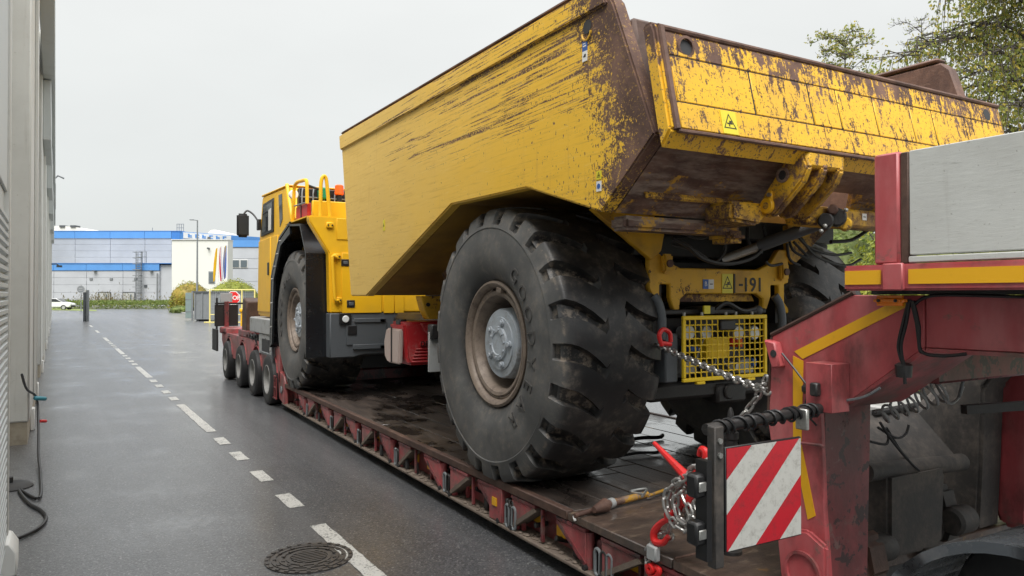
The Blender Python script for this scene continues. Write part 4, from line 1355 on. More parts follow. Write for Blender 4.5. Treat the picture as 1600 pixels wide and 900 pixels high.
def strip(mb, pts, x0, x1, th):
    """folded plate following (y,z) points, thickness inward"""
    for (a, b) in zip(pts, pts[1:]):
        d = Vector((b[0] - a[0], b[1] - a[1])).normalized()
        n = Vector((-d.y, d.x)) * th
        mb.hexa([(x0, a[0], a[1]), (x1, a[0], a[1]), (x1, b[0], b[1]), (x0, b[0], b[1])], [(x0, a[0] - n.x, a[1] - n.y), (x1, a[0] - n.x, a[1] - n.y), (x1, b[0] - n.x, b[1] - n.y), (x0, b[0] - n.x, b[1] - n.y)])
    return mb
def off(p, dy, dz): return (p[0] + dy, p[1] + dz)
xi0, xi1 = BX0 + .102, BX1 - .102
tp(MB().hexa([(xi0, B_[0], B_[1] + .01), (xi1, B_[0], B_[1] + .01), (xi1, B_[0] - .08, B_[1] + .01), (xi0, B_[0] - .08, B_[1] + .01)], [(xi0, A_[0] - .01, A_[1]), (xi1, A_[0] - .01, A_[1]), (xi1, A_[0] - .09, A_[1]), (xi0, A_[0] - .09, A_[1])]), 'body_front', M['yel_grimy'])
for i, (a, b) in enumerate(((B_, C_), (C_, D_), (D_, E_), (E_, F__))):
    d = Vector((b[0] - a[0], b[1] - a[1])).normalized()
    n = Vector((d.y, -d.x)) if d.x > 0 else Vector((-d.y, d.x)) * -1
    n = Vector((0, 1)) if abs(d.x) > .95 else Vector((.33, .94))
    lo = [(xi0, a[0], a[1] + .008), (xi1, a[0], a[1] + .008), (xi1, b[0], b[1] + .008), (xi0, b[0], b[1] + .008)]
    hi = [(x_, y_ + n.x * .05, z_ + n.y * .05) for x_, y_, z_ in lo]
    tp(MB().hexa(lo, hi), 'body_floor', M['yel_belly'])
tp(MB().tube(smooth_path([up(700, 352, x=2.95), up(712, 336, x=2.95), up(735, 326, x=2.95), up(760, 322, x=2.95)], 5), .022, 6), 'floor_weld', M['yel_belly'])
# rear underside: a full-width upper plate and two wings left and right of the hinge opening
def slope(f, x, o=0.0):
    y = F__[0] + (G_[0] - F__[0]) * f
    z = F__[1] + (G_[1] - F__[1]) * f
    return (x, y + .62 * o, z + .78 * o)
def slab(name, quad, mat, th=.06, parent=None, bevel=0.0, proud=0.0):
    lo = [slope(f, x, .004 - proud) for f, x in quad]
    hi = [slope(f, x, th) for f, x in quad]
    return tp(MB().hexa(lo, hi), name, mat, parent, bevel=bevel)
ru = slab('rear_plate', [(.55, xi0), (.55, xi1), (.985, xi1), (.985, xi0)], M['rust_pale'], .07)
slab('rear_wing', [(.0, xi0), (.0, 3.70), (.55, 3.98), (.55, xi0)], M['rust_yel'], .05)
slab('rear_wing', [(.0, 4.84), (.0, xi1), (.55, xi1), (.55, 4.56)], M['rust_yel'], .05)
slab('stiffener', [(.26, 2.82), (.26, 3.70), (.31, 3.71), (.31, 2.80)], M['yel_grimy'], .01, None, .006, .03)
tp(MB().box(2.76, 3.72, 3.44, 3.60, 2.24, 2.325), 'wing_flange', M['rust_yel'], bevel=.02, seg=2)
tp(MB().box(3.58, 3.74, 3.40, 3.62, 2.19, 2.27), 'wing_lug', M['yel_grimy'], bevel=.03, seg=2)
# inner upright and tailgate seal plate, seen in the gap before the tailgate
for s, x0 in ((1, BX0 + .102), (-1, BX1 - .252)):
    tp(MB().prism([(3.05, 2.74), (3.27, 3.30), (3.30, 3.45), (3.42, 3.45), (3.20, 2.74)], 'x', x0, x0 + .15), 'rear_post', M['rust_dark'], bevel=.02)

# ---- tailgate
gate_root = tp(MB().prism([(2.88, 2.71), (3.005, 3.27), (3.03, 3.315), (3.075, 3.325), (3.105, 3.30), (2.985, 2.72), (2.955, 2.615)], 'x', BX0, 6.02), 'tailgate', M['gate'], bevel=.014, seg=2)
def gface(f, x, o=0.0):
    """point on the tailgate's outer face: f 0 bottom .. 1 top, o proud"""
    return Vector((x, 2.88 + .125 * f - .976 * o, 2.71 + .56 * f + .217 * o))
def gpanel(name, x0, x1, f0, f1, mat, o=.008, parent=None, bevel=.004):
    lo = [gface(f0, x0, -.002), gface(f0, x1, -.002), gface(f1, x1, -.002), gface(f1, x0, -.002)]
    hi = [gface(f0, x0, o), gface(f0, x1, o), gface(f1, x1, o), gface(f1, x0, o)]
    return tp(MB().hexa(lo, hi), name, mat, parent or gate_root, bevel=bevel)
gpanel('top_band', BX0 + .075, 5.98, .755, .985, M['gate'])
gpanel('bottom_band', BX0 + .075, 5.98, .02, .275, M['gate'])
xs = [BX0 + .075, 3.27, 3.77, 4.03, 4.40, 4.80, 5.06, 5.47, 5.98]
for a, b in zip(xs, xs[1:]):
    gpanel('gate_panel', a + .006, b - .006, .287, .745, M['gate'], random.uniform(.006, .009))
for x in xs[1:-1]:
    gpanel('panel_seam', x - .0055, x + .0055, .29, .742, M['ink'], .003, None, 0)
for f in (.281, .750):
    gpanel('panel_seam', BX0 + .08, 5.98, f - .0055, f + .0045, M['ink'], .003, None, 0)
tp(MB().tube([gface(f, BX0 + .045, .006) for f in (0, .3, .6, .9, 1.03)], .019, 8), 'edge_bead', M['rust'], gate_root)
tp(MB().tube([gface(1.03, x, .0) for x in (BX0 + .03, 3.5, 4.5, 6.0)], .017, 8), 'edge_bead', M['rust'], gate_root)
tp(MB().tube([gface(-.01, BX0 + .05 + i * .2, .002 + random.uniform(0, .004)) for i in range(17)], .012, 7), 'edge_bead', M['rust'], gate_root)
M_h = gface(.86, 2.80, .010)
tp(MB().cyl(M_h, M_h + Vector((0, .02, -.004)), .045, 18), 'gate_hole', M['dark_gap'], gate_root)
tp(MB().lathe([(.046, -.008), (.062, -.006), (.062, .008), (.046, .008)], M_h, 'y', 20, True), 'hole_rim', M['rust'], gate_root)
M_h = gface(.86, 5.80, .010)
tp(MB().cyl(M_h, M_h + Vector((0, .02, -.004)), .045, 18), 'gate_hole', M['dark_gap'], gate_root)

def sticker(name, o, ex, ey, w, h, mat, parent, th=.003):
    Mx = frame(o, ex, ey)
    mb = xform(MB().box(-w / 2, w / 2, -h / 2, h / 2, -.001, th), Mx)
    return tp(mb, name, mat, parent), Mx
def tri_print(Mx, s, parent, th=.003):
    """black outlined warning triangle with a small hand-and-bar mark"""
    mb = MB()
    P = [Vector((0, .62 * s, 0)), Vector((-.56 * s, -.42 * s, 0)), Vector((.56 * s, -.42 * s, 0))]
    c = Vector((0, -.07 * s, 0))
    Q = [c + (p_ - c) * .80 for p_ in P]
    for i in range(3):
        j = (i + 1) % 3
        lo = [P[i], P[j], Q[j], Q[i]]
        mb.hexa([p_ + Vector((0, 0, th)) for p_ in lo], [p_ + Vector((0, 0, th + .001)) for p_ in lo])
    mb.box(-.24 * s, .26 * s, -.12 * s, -.03 * s, th, th + .001)
    mb.box(-.03 * s, .2 * s, -.02 * s, .12 * s, th, th + .001)
    mb.box(-.1 * s, .0 * s, -.28 * s, -.14 * s, th, th + .001)
    return tp(xform(mb, Mx), 'warning_mark', M['ink'], parent)
gx = (gface(.5, 4) - gface(.5, 3)).normalized()
gy = (gface(1, 4) - gface(0, 4)).normalized()
s_, Mx = sticker('warning_sticker', gface(.145, 3.035, .0085), gx, gy, .115, .135, M['yel_st'], gate_root)
tri_print(Mx, .085, s_)
# stickers on the body side (read facing -X)
EX, EZ = (0, -1, 0), (0, 0, 1)
p = up(914, 79, x=2.598)
s_, Mx = sticker('decal', (BX0 - .002, p.y, p.z - .035), EX, EZ, .048, .062, M['white'], body)
tp(xform(MB().box(-.012, .012, -.006, .004, .003, .004).box(-.004, .014, .004, .012, .003, .004), Mx), 'print', M['ink'], s_)
s_, Mx = sticker('decal', (BX0 - .002, p.y, p.z + .027), EX, EZ, .048, .06, M['blue_st'], body)
tp(xform(MB().box(-.016, .016, -.004, .004, .003, .004).box(-.016, .01, .012, .018, .003, .004), Mx), 'print', M['white'], s_)
p = up(936, 291, x=2.598)
s_, Mx = sticker('decal', (BX0 - .002, p.y, p.z), EX, EZ, .046, .06, M['white'], body)
tp(xform(MB().cyl((0, 0, .003), (0, 0, .0042), .016, 16), Mx), 'print', M['blue_st'], s_)
s_, Mx = sticker('decal', (BX0 - .002, p.y, p.z + .065), EX, EZ, .046, .05, M['yel_st'], body)
tri_print(Mx, .03, s_)
p = up(600, 352, x=2.598)
s_, Mx = sticker('decal', (BX0 - .002, p.y, p.z), EX, EZ, .05, .11, M['yel_st'], body)
tri_print(Mx, .035, s_)

# ---- tailgate hinge lugs, pins and linkage
LUG = [(2.90, 2.70), (2.86, 2.60), (2.90, 2.52), (3.10, 2.34), (3.17, 2.33), (3.215, 2.37), (3.20, 2.46), (3.06, 2.62), (3.00, 2.70)]
for i, x in enumerate((3.64, 3.78, 3.93)):
    lg = tp(MB().prism(LUG, 'x', x, x + .055), 'hinge_lug', M['yel_grimy'], gate_root, bevel=.012, seg=2)
    if i == 0:
        tp(MB().cyl((x - .004, 3.035, 2.575), (x + .002, 3.035, 2.575), .03, 16), 'lug_hole', M['dark_gap'], lg)
        tp(MB().lathe([(.03, -.012), (.046, -.012), (.046, .002), (.03, .002)], (x, 3.035, 2.575), 'x', 18, True), 'bush_ring', M['rust_yel'], lg)
        tp(MB().cyl((x - .028, 3.145, 2.40), (x, 3.145, 2.40), .05, 20), 'hinge_pin', M['tape'], lg, bevel=.006)
        tp(MB().cyl((x - .03, 3.145, 2.40), (x - .027, 3.145, 2.40), .022, 14), 'pin_centre', M['yel_grimy'], lg)
        tp(MB().box(x - .02, x, 3.105, 3.135, 2.42, 2.49), 'pin_lock', M['tape'], lg, bevel=.006)
        tp(MB().cyl((x - .034, 3.12, 2.465), (x - .018, 3.12, 2.465), .013, 8), 'lock_bolt', M['steel'], lg)
tp(MB().box(3.66, 4.0, 2.87, 2.97, 2.60, 2.705), 'lug_block', M['gate'], gate_root, bevel=.02)
tp(MB().prism([(3.36, 2.42), (3.66, 2.42), (3.66, 2.33), (3.60, 2.28), (3.36, 2.30)], 'y', 3.18, 3.42), 'link_arm', M['yel_grimy'], bevel=.02, seg=2)
tp(MB().prism([(3.97, 2.43), (5.3, 2.43), (5.3, 2.31), (4.02, 2.31)], 'y', 3.16, 3.34), 'hinge_beam', M['yel_grimy'], bevel=.015)
p0, p1 = up(1185, 385, y=3.75), up(1292, 345, y=3.35)
tp(MB().cyl(p0, p1, .045, 16), 'hydraulic_cylinder', M['dgrey'])
tp(MB().cyl(p0 + (p0 - p1) * .55, p0, .034, 14), 'cylinder_rod', M['steel'])
for u, v, r, m_ in ((1292, 345, .05, 'grime'), (1310, 340, .06, 'grime'), (1322, 350, .045, 'yel_grimy'), (1303, 328, .035, 'rust')):
    p = up(u, v, y=3.12)
    tp(MB().cyl(p + Vector((-.04, -.02, 0)), p + Vector((.06, .05, 0)), r, 12), 'knuckle', M[m_], bevel=.01)
for u, v in ((1283, 361), (1289, 353), (1322, 328)):
    p = up(u, v, y=3.05)
    tp(MB().sphere(p, .014, 8), 'grease_nipple', M['steel'])
p = up(1351, 339, y=3.155)
s_, Mx = sticker('round_decal', (p.x, 3.158, p.z), (1, 0, 0), EZ, .045, .045, M['white'], None)
tp(xform(MB().box(-.014, .014, -.003, .003, .003, .004), Mx), 'print', M['ink'], s_)
# spring and hose under the wing
p0, p1 = up(1022, 342, y=3.5), up(1085, 350, y=3.5)
tp(MB().cyl(p0, p1, .012, 8), 'lever_rod', M['rust'])
sp = [p0.lerp(p1, .05 + .3 * i / 60) + Vector((0, math.cos(i * .9) * .02, math.sin(i * .9) * .02)) for i in range(61)]
tp(MB().tube(sp, .005, 5), 'spring', M['grime'])

# ---- rear frame
Yf = 4.10
fx = lambda u: up(u, 430, y=Yf).x
FRM = [(3.50, 2.16), (3.585, 2.16), (3.70, 2.09), (3.80, 2.05), (4.62, 2.05), (4.76, 2.10), (4.86, 2.22), (4.98, 2.22), (4.98, 1.95), (4.93, 1.94), (4.93, 1.79), (4.98, 1.74), (4.98, 1.70), (4.92, 1.70), (4.86, 1.78), (4.86, 1.93),
       (4.77, 1.93), (4.77, 1.84), (4.72, 1.73), (4.67, 1.73), (4.68, 1.82), (4.60, 1.86), (3.86, 1.86), (3.80, 1.82), (3.79, 1.73), (3.74, 1.73), (3.70, 1.83), (3.70, 1.93), (3.60, 1.93), (3.60, 1.82), (3.56, 1.80), (3.50, 1.90)]
rf = tp(MB().prism(FRM, 'y', Yf, Yf + .05), 'rear_frame', M['yel_frame'], bevel=.008)
tp(MB().prism([(3.86, 1.862), (4.60, 1.862), (4.64, 1.80), (3.82, 1.80)], 'y', Yf + .06, Yf + .5), 'frame_sill', M['yel_grimy'], rf)
tp(MB().box(3.56, 3.66, Yf + .052, Yf + 4.2, 1.62, 2.10), 'frame_rail', M['grime'])
tp(MB().box(4.88, 4.96, Yf + .052, Yf + 4.2, 1.62, 2.10), 'frame_rail', M['grime'])
# gussets from the frame up to the body
tp(MB().prism([(2.98, 2.44), (3.66, 2.42), (3.60, 2.17), (3.51, 2.10)], 'y', 4.08, 4.13), 'gusset', M['yel_frame'], bevel=.006)
tp(MB().prism([(4.94, 2.42), (5.5, 2.44), (5.03, 2.10), (4.95, 2.17)], 'y', 4.08, 4.13), 'gusset', M['yel_grimy'], bevel=.006)
for u, v in ((1040, 412), (1222, 425)):
    p = up(u, v, y=Yf - .01)
    pl = tp(MB().box(p.x - .045, p.x + .045, Yf - .05, Yf + .001, p.z - .07, p.z + .07), 'pin_boss', M['yel_frame'], rf, bevel=.015, seg=2)
    tp(MB().cyl((p.x, Yf - .05, p.z), (p.x, Yf - .065, p.z), .028, 14), 'boss_pin', M['rust'], pl)
# number and stickers on the rear frame
p = up(1176, 446, y=Yf)
tp(xform(text_mb('191', .155, .0015, .002), frame((p.x, Yf - .003, p.z), (1, 0, 0), EZ)), 'fleet_number', M['ink'], rf)
p = up(1156, 445, y=Yf)
tp(MB().box(p.x - .01, p.x + .03, Yf - .004, Yf, p.z - .01, p.z + .008), 'number_dash', M['ink'], rf)
p = up(1147, 443, y=Yf)
tp(MB().box(p.x - .008, p.x + .008, Yf - .006, Yf, p.z - .075, p.z + .075), 'seam', M['ink'], rf)
p = up(1136, 443, y=Yf)
s_, Mx = sticker('warning_sticker', (p.x, Yf - .002, p.z), (1, 0, 0), EZ, .115, .15, M['yel_st'], rf)
tri_print(Mx, .095, s_)
p = up(1106, 444, y=Yf)
s_, Mx = sticker('decal', (p.x - .026, Yf - .002, p.z), (1, 0, 0), EZ, .055, .072, M['blue_st'], rf)
tp(xform(text_mb('B', .05, .001), Mx @ Matrix.Translation((0, 0, .004))), 'print', M['white'], s_)
s_, Mx = sticker('decal', (p.x + .03, Yf - .002, p.z), (1, 0, 0), EZ, .055, .072, M['white'], rf)
tp(xform(MB().box(-.014, .016, -.003, .004, .003, .004), Mx), 'print', M['ink'], s_)
# dark bulk inside: axle, transmission tunnel, hoist
tp(MB().cyl((3.4, 5.0, 1.44), (5.15, 5.0, 1.44), .24, 20), 'rear_axle', M['grime'], bevel=.02)
tp(MB().sphere((XC, 5.0, 1.42), .42, 12), 'axle_housing', M['grime'])
tp(MB().box(3.67, 4.87, 4.62, 8.3, 1.75, 2.15), 'chassis', M['grime'], bevel=.03)
tp(MB().cyl((XC, 5.4, 1.4), (XC, 9.9, 1.35), .12, 14), 'drive_shaft', M['grime'])
for s in (-1, 1):
    tp(MB().cyl((XC + s * .95, 6.2, 1.7), (XC + s * .95, 7.4, 2.3), .12, 16), 'hoist_cylinder', M['yel_grimy'])
tp(MB().box(3.70, 5.72, 4.22, 4.30, 2.30, 2.54), 'sky_gap_beam', M['grime'], bevel=.01)  # dark beam added to shut off the sky showing under the body
tp(MB().box(3.62, 4.92, 4.55, 5.6, 2.151, 2.56), 'sky_gap_block', M['grime'], bevel=.02)  # dark block added to fill the see-through sky gap behind the frame
# hoses in the hollow under the body
hs = [[(1052, 372), (1075, 385), (1100, 405), (1140, 412), (1180, 400), (1196, 375), (1194, 352)], [(1050, 382), (1085, 392), (1120, 412), (1150, 408)], [(1132, 368), (1133, 390), (1124, 405), (1115, 410)],
      [(1168, 355), (1170, 380), (1190, 395)], [(1232, 372), (1240, 392), (1262, 402), (1240, 378)], [(1240, 360), (1262, 385), (1300, 398), (1330, 395)], [(1298, 378), (1330, 375), (1355, 360)],
      [(1230, 380), (1234, 405), (1250, 415)], [(1196, 408), (1205, 415), (1222, 412)], [(1062, 362), (1092, 372), (1110, 366)], [(1252, 372), (1275, 400), (1320, 415), (1345, 405)]]
for i, h in enumerate(hs):
    yy = 3.72 + .05 * (i % 5)
    tp(MB().tube(smooth_path([up(u, v, y=yy) for u, v in h], 6), .011 if i % 3 else .015, 7), 'hydraulic_hose', M['hose'])
# yellow cable guard left of the hollow, curved pipes by the legs
for u0, u1 in ((1027, 1030), (1216, 1218)):
    pts = [up(u0 - 6, 462, y=4.02), up(u0 + 2, 475, y=4.0), up(u1 + 4, 500, y=3.98), up(u1 + 2, 530, y=3.98)]
    tp(MB().tube(smooth_path(pts, 5), .034, 10), 'guide_pipe', M['dgrey'])

# ---- service cabinet with yellow mesh guard
Yg = 3.95
g0, g1, gz0, gz1 = up(1066, 500, y=Yg).x, up(1197, 500, y=Yg).x, 1.225, 1.695
cab_ = tp(MB().box(g0 - .10, g1 + .02, Yg + .22, Yg + .55, gz0 + .0, gz1 - .01), 'service_cabinet', M['black'], bevel=.01)
tp(MB().box(g0 - .13, g0 - .01, Yg + .03, Yg + .5, gz0, gz1 - .12), 'cabinet_side', M['dgrey'], cab_, bevel=.01)
tp(MB().box(g0 - .1, g1 + .1, Yg + .08, Yg + .45, gz1 + .012, gz1 + .05), 'cabinet_top', M['grime'], cab_, bevel=.008)
grd = tp(MB().box(g0, g1, Yg - .012, Yg + .012, gz1 - .025, gz1 + .005).box(g0, g1, Yg - .012, Yg + .012, gz0, gz0 + .028)
         .box(g0, g0 + .028, Yg - .012, Yg + .012, gz0 + .029, gz1 - .026).box(g1 - .028, g1, Yg - .012, Yg + .012, gz0 + .029, gz1 - .026), 'mesh_guard', M['guard'], bevel=.004)
nv, nh = 15, 9
def wavy(a, b, amp, n, ax):
    out = []
    for i in range(n + 1):
        p_ = Vector(a).lerp(Vector(b), i / n)
        q_ = amp * (1 if i % 2 else -1)
        out.append(p_ + Vector((q_ if ax == 'x' else 0, 0, q_ if ax == 'z' else 0)))
    return out
for i in range(1, nv):
    x = g0 + .014 + (g1 - g0 - .028) * i / nv
    top = gz1 - .02 if not .40 < i / nv < .62 else gz1 - .095
    tp(MB().tube(wavy((x, Yg, gz0 + .01), (x, Yg, top), .0022, 18, 'x'), .0052, 5), 'wire', M['guard'], grd)
for i in range(1, nh):
    z = gz0 + .014 + (gz1 - gz0 - .028) * i / nh
    for xa, xb in (((g0 + .01, g0 + .40 * (g1 - g0)), (g0 + .62 * (g1 - g0), g1 - .01)) if i == nh - 1 else ((g0 + .01, g1 - .01),)):
        tp(MB().tube(wavy((xa, Yg + .004, z), (xb, Yg + .004, z), .0022, 30, 'z'), .0052, 5), 'wire', M['guard'], grd)
tp(MB().box(g0 + .42 * (g1 - g0), g0 + .60 * (g1 - g0), Yg - .02, Yg + .03, gz1 - .105, gz1 - .032), 'latch_plate', M['black'], grd, bevel=.008)
for f in (.2, .8):
    x = g0 + f * (g1 - g0)
    tp(MB().box(x - .04, x + .04, Yg - .014, Yg + .02, gz0 - .022, gz0 - .001), 'hinge', M['guard'], grd, bevel=.004)
for f in (.02, .22, .5, .62, .82):
    x = g0 + f * (g1 - g0)
    tp(MB().cyl((x, Yg, gz1 + .006), (x, Yg, gz1 + .03), .011, 8), 'bolt', M['steel'], grd)
for u in (1077, 1104, 1154, 1179):
    p = up(u, 520, y=Yg + .1)
    l_ = tp(MB().cyl((p.x, Yg + .10, p.z), (p.x, Yg + .20, p.z), .058, 18, .045), 'work_light', M['lgrey'], cab_, bevel=.006)
    tp(MB().cyl((p.x, Yg + .095, p.z), (p.x, Yg + .099, p.z), .05, 18), 'lens', M['lamp'], l_)
def inside(name, u0, u1, v0, v1, mat, dy=.12):
    a, b = up(u0, v0, y=Yg + dy), up(u1, v1, y=Yg + dy)
    return tp(MB().box(a.x, b.x, Yg + dy, Yg + .22, b.z, a.z), name, mat, cab_, bevel=.006)
inside('fuse_cover', 1106, 1139, 529, 558, M['guard'], .06)
inside('filter', 1068, 1090, 560, 584, M['lgrey'])
inside('filter', 1156, 1178, 562, 582, M['lgrey'])
inside('label_plate', 1080, 1092, 542, 549, M['blue_st'], .1)
inside('relay', 1152, 1161, 529, 542, M['orange'], .1)
inside('relay', 1144, 1150, 529, 540, M['red_bright'], .1)
inside('filter_cap', 1176, 1183, 560, 572, M['blue_st'], .1)
inside('filter_cap', 1146, 1155, 567, 577, M['white'], .1)
inside('battery', 1098, 1140, 563, 588, M['black'], .14)
for i in range(6):
    u = random.uniform(1085, 1170)
    tp(MB().tube(smooth_path([up(u, 530, y=Yg + .1), up(u + random.uniform(-18, 18), 560, y=Yg + .07), up(u + random.uniform(-15, 15), 582, y=Yg + .1)], 5), .005, 5), 'wire_loom', M['lgrey'] if i % 2 else M['hose'], cab_)
inside('camera_block', 1101, 1118, 479, 491, M['black'], .02)
p = up(1106, 484, y=Yg)
tp(MB().box(p.x - .03, p.x + .03, Yg + .005, Yg + .02, p.z - .03, p.z + .03), 'decal', M['yel_st'], cab_)
tp(MB().tube(smooth_path([up(1118, 484, y=Yg + .1), up(1135, 474, y=Yg + .08), up(1160, 486, y=Yg + .08), up(1182, 482, y=Yg + .1)], 6), .02, 8), 'cable_loom', M['hose'], cab_)
p = up(1184, 485, y=Yg + .1)
tp(MB().sphere(p, .04, 10), 'horn', M['dgrey'], cab_)
# crossmember and tow pin under the cabinet
tp(MB().box(3.55, 4.75, 4.15, 4.55, 1.06, 1.20), 'crossmember', M['grime'], bevel=.03)
p = up(1142, 612, y=4.1)
tp(MB().cyl(p, p + Vector((0, .1, 0)), .06, 16), 'tow_pin', M['grime'], bevel=.01)
tp(MB().box(p.x - .12, p.x + .2, 4.12, 4.3, p.z - .09, p.z + .06), 'tow_bracket', M['grime'], bevel=.02)
tp(MB().box(3.60, 4.94, 4.7, 5.9, .96, 1.25), 'belly_guard', M['grime'], bevel=.05)

# ---- things between the units, left side
tp(MB().prism([(2.78, 1.57), (2.81, 1.20), (2.84, 1.13), (3.45, 1.13), (3.45, 1.575), (2.84, 1.575)], 'y', 7.03, 7.45), 'tank', M['red_tank'], bevel=.03, seg=2)
tank = truck.children[-1]
tp(MB().prism([(7.06, 1.50), (7.45, 1.50), (7.52, 1.36), (7.50, 1.2), (7.42, 1.14), (7.10, 1.14)], 'x', 2.745, 2.795), 'tank_end', M['tank_dust'], tank, bevel=.015, seg=2)
tp(MB().box(2.735, 2.746, 7.27, 7.29, 1.15, 1.52), 'tank_seam', M['black'], tank)
tp(MB().prism([(2.95, 1.56), (3.04, 1.42), (3.04, 1.37), (2.95, 1.37), (2.95, 1.33), (3.34, 1.33), (3.34, 1.37), (3.30, 1.40), (3.22, 1.56)], 'y', 7.0, 7.032), 'tank_recess', M['red_tank'], tank, bevel=.008)
for i in range(5):
    tp(MB().box(2.86 + .012 * i, 3.33, 7.012, 7.032, 1.16 + i * .032, 1.175 + i * .032), 'tank_rib', M['red_tank'], tank, bevel=.004)
tp(xform(text_mb('DECO', .075, .003), frame((3.05, 7.0 - .004, 1.348), (1, 0, 0), EZ)), 'lettering', M['ink'], tank)
tp(MB().box(2.80, 2.88, 7.2, 7.32, 1.5, 1.6), 'tank_latch', M['black'], tank, bevel=.01)
a, b = up(669, 519, y=6.5), up(684, 581, y=6.5)
tp(MB().box(a.x + .01, b.x + .12, 6.5, 6.53, b.z, a.z), 'bracket', M['lgrey'], bevel=.004)
a = up(676, 515, y=6.48)
tp(MB().box(a.x - .02, a.x + .06, 6.46, 6.56, a.z - .09, a.z + .05), 'valve_block', M['grime'], bevel=.01)
tp(MB().prism([(2.93, 1.84), (3.2, 1.84), (3.2, 1.60), (3.02, 1.60), (2.97, 1.70)], 'y', 6.95, 7.1), 'body_rest', M['yel_frame'], bevel=.01)
p = up(669, 476, y=6.94)
tp(MB().cyl((p.x, 6.93, p.z), (p.x, 6.96, p.z), .02, 12), 'rest_hole', M['dark_gap'])
for i in range(7):
    x = 3.7 + i * .12
    tp(MB().tube(smooth_path([(x, 9.8, 1.9), (x - .05, 9.0, 2.0 + .1 * math.sin(i)), (x + .06, 8.2, 1.75), (x, 7.6, 1.8)], 6), .035, 8), 'articulation_hose', M['hose'])
tp(MB().box(3.75, 4.8, 8.4, 9.96, .95, 1.6), 'articulation_joint', M['grime'], bevel=.08)

# ---- front unit
Yr = 9.98
BODY = [(2.87, 1.605), (2.85, 2.43), (2.585, 2.85), (2.585, 2.93), (5.955, 2.93), (5.955, 2.85), (5.69, 2.43), (5.67, 1.605)]
fbody = tp(MB().prism(BODY, 'y', Yr, 10.14), 'rear_bulkhead', M['yel'], bevel=.015, seg=2)
tp(MB().prism([(3.06, 1.605), (3.06, 2.90), (5.48, 2.90), (5.48, 1.605)], 'y', 10.141, 14.2), 'engine_bay', M['yel'])
# panels, doors and lids on the bulkhead
def bpan(name, u0, u1, v0, v1, mat, o=.012, parent=None):
    a, b = up(u0, v0, y=Yr), up(u1, v1, y=Yr)
    return tp(MB().box(a.x, b.x, Yr - o, Yr + .001, b.z, a.z), name, mat, parent or fbody, bevel=.004)
dr = bpan('access_door', 534, 596, 395, 488.5, M['yel'])
bpan('access_door', 526, 600, 341, 377, M['yel'], .01)
bpan('access_door', 599, 615.5, 441, 489, M['yel'], .012)
bpan('access_door', 616.5, 631, 441, 489, M['yel'], .010)
for u0, u1, v0, v1 in ((533, 545, 405, 416), (541.5, 554, 469, 480.5)):
    h_ = bpan('door_latch', u0, u1, v0, v1, M['black'], .02, dr)
    bpan('latch_recess', u0 + 3, u1 - 2, v0 + 3, v1 - 3, M['dgrey'], .024, h_)
# lower grey skirt with lamp and hatch
GR = [(2.87, .985), (2.87, 1.60), (3.96, 1.60), (3.96, 1.02), (3.35, 1.02), (3.20, .985)]
sk = tp(MB().prism(GR, 'y', Yr, 10.7), 'rear_skirt', M['dgrey'], bevel=.012)
tp(MB().prism([(2 * XC - x, z) for x, z in GR][::-1], 'y', Yr, 10.7), 'rear_skirt', M['dgrey'], bevel=.012)
ht = bpan('skirt_hatch', 541, 603, 500, 537, M['dgrey'], .014, sk)
for u in (600,):
    bpan('hatch_hinge', u - 7, u + 2, 498, 503, M['black'], .03, ht)
    bpan('hatch_hinge', u - 7, u + 2, 539, 544, M['black'], .03, ht)
bpan('hatch_bar', 553, 600, 497.5, 503, M['dgrey'], .03, ht)
bpan('hatch_bar', 551, 600, 538.5, 544, M['dgrey'], .03, ht)
h_ = bpan('door_latch', 543, 557, 509, 523, M['black'], .024, ht)
lb = bpan('lamp_bezel', 529.5, 548, 489.5, 506, M['black'], .03, sk)
p = up(540, 498.5, y=Yr - .03)
tp(MB().cyl((p.x, Yr - .045, p.z), (p.x, Yr - .029, p.z), .048, 18), 'lamp_lens', M['lamp'], lb, bevel=.006)
# handrails
def rail(pts, name='handrail', r=.026):
    return tp(MB().tube(smooth_path(pts, 5), r, 9), name, M['yel'])
p = [up(u, v, y=10.08) for u, v in ((500.5, 341), (501, 310), (502, 284), (505.5, 275.5), (509.5, 279), (512, 300), (515, 335), (516, 350))]
rail(p)
p = [up(u, v, x=2.68) for u, v in ((457, 347), (459, 318), (460, 294), (464, 285.5), (472, 282.5), (477, 281.5), (479.5, 286), (480, 318))]
rail(p)
tp(MB().tube([up(460, 322, x=2.68), up(480, 316, x=2.68)], .012, 7), 'rail_bar', M['mgrey'])
p = [up(u, v, y=Yr - .05) for u, v in ((526, 402), (521, 400), (519.5, 406), (521, 430), (523, 462), (525, 469), (529, 469))]
rail(p, 'grab_handle', .022)
for u, v in ((526, 401), (528, 469), (515, 352)):
    q_ = up(u, v, y=Yr)
    tp(MB().box(q_.x - .05, q_.x + .05, Yr - .03, Yr + .001, q_.z - .04, q_.z + .04), 'rail_foot', M['yel'], bevel=.01)
    for s in (-1, 1):
        tp(MB().cyl((q_.x + s * .028, Yr - .04, q_.z), (q_.x + s * .028, Yr - .029, q_.z), .011, 8), 'bolt', M['grime'])
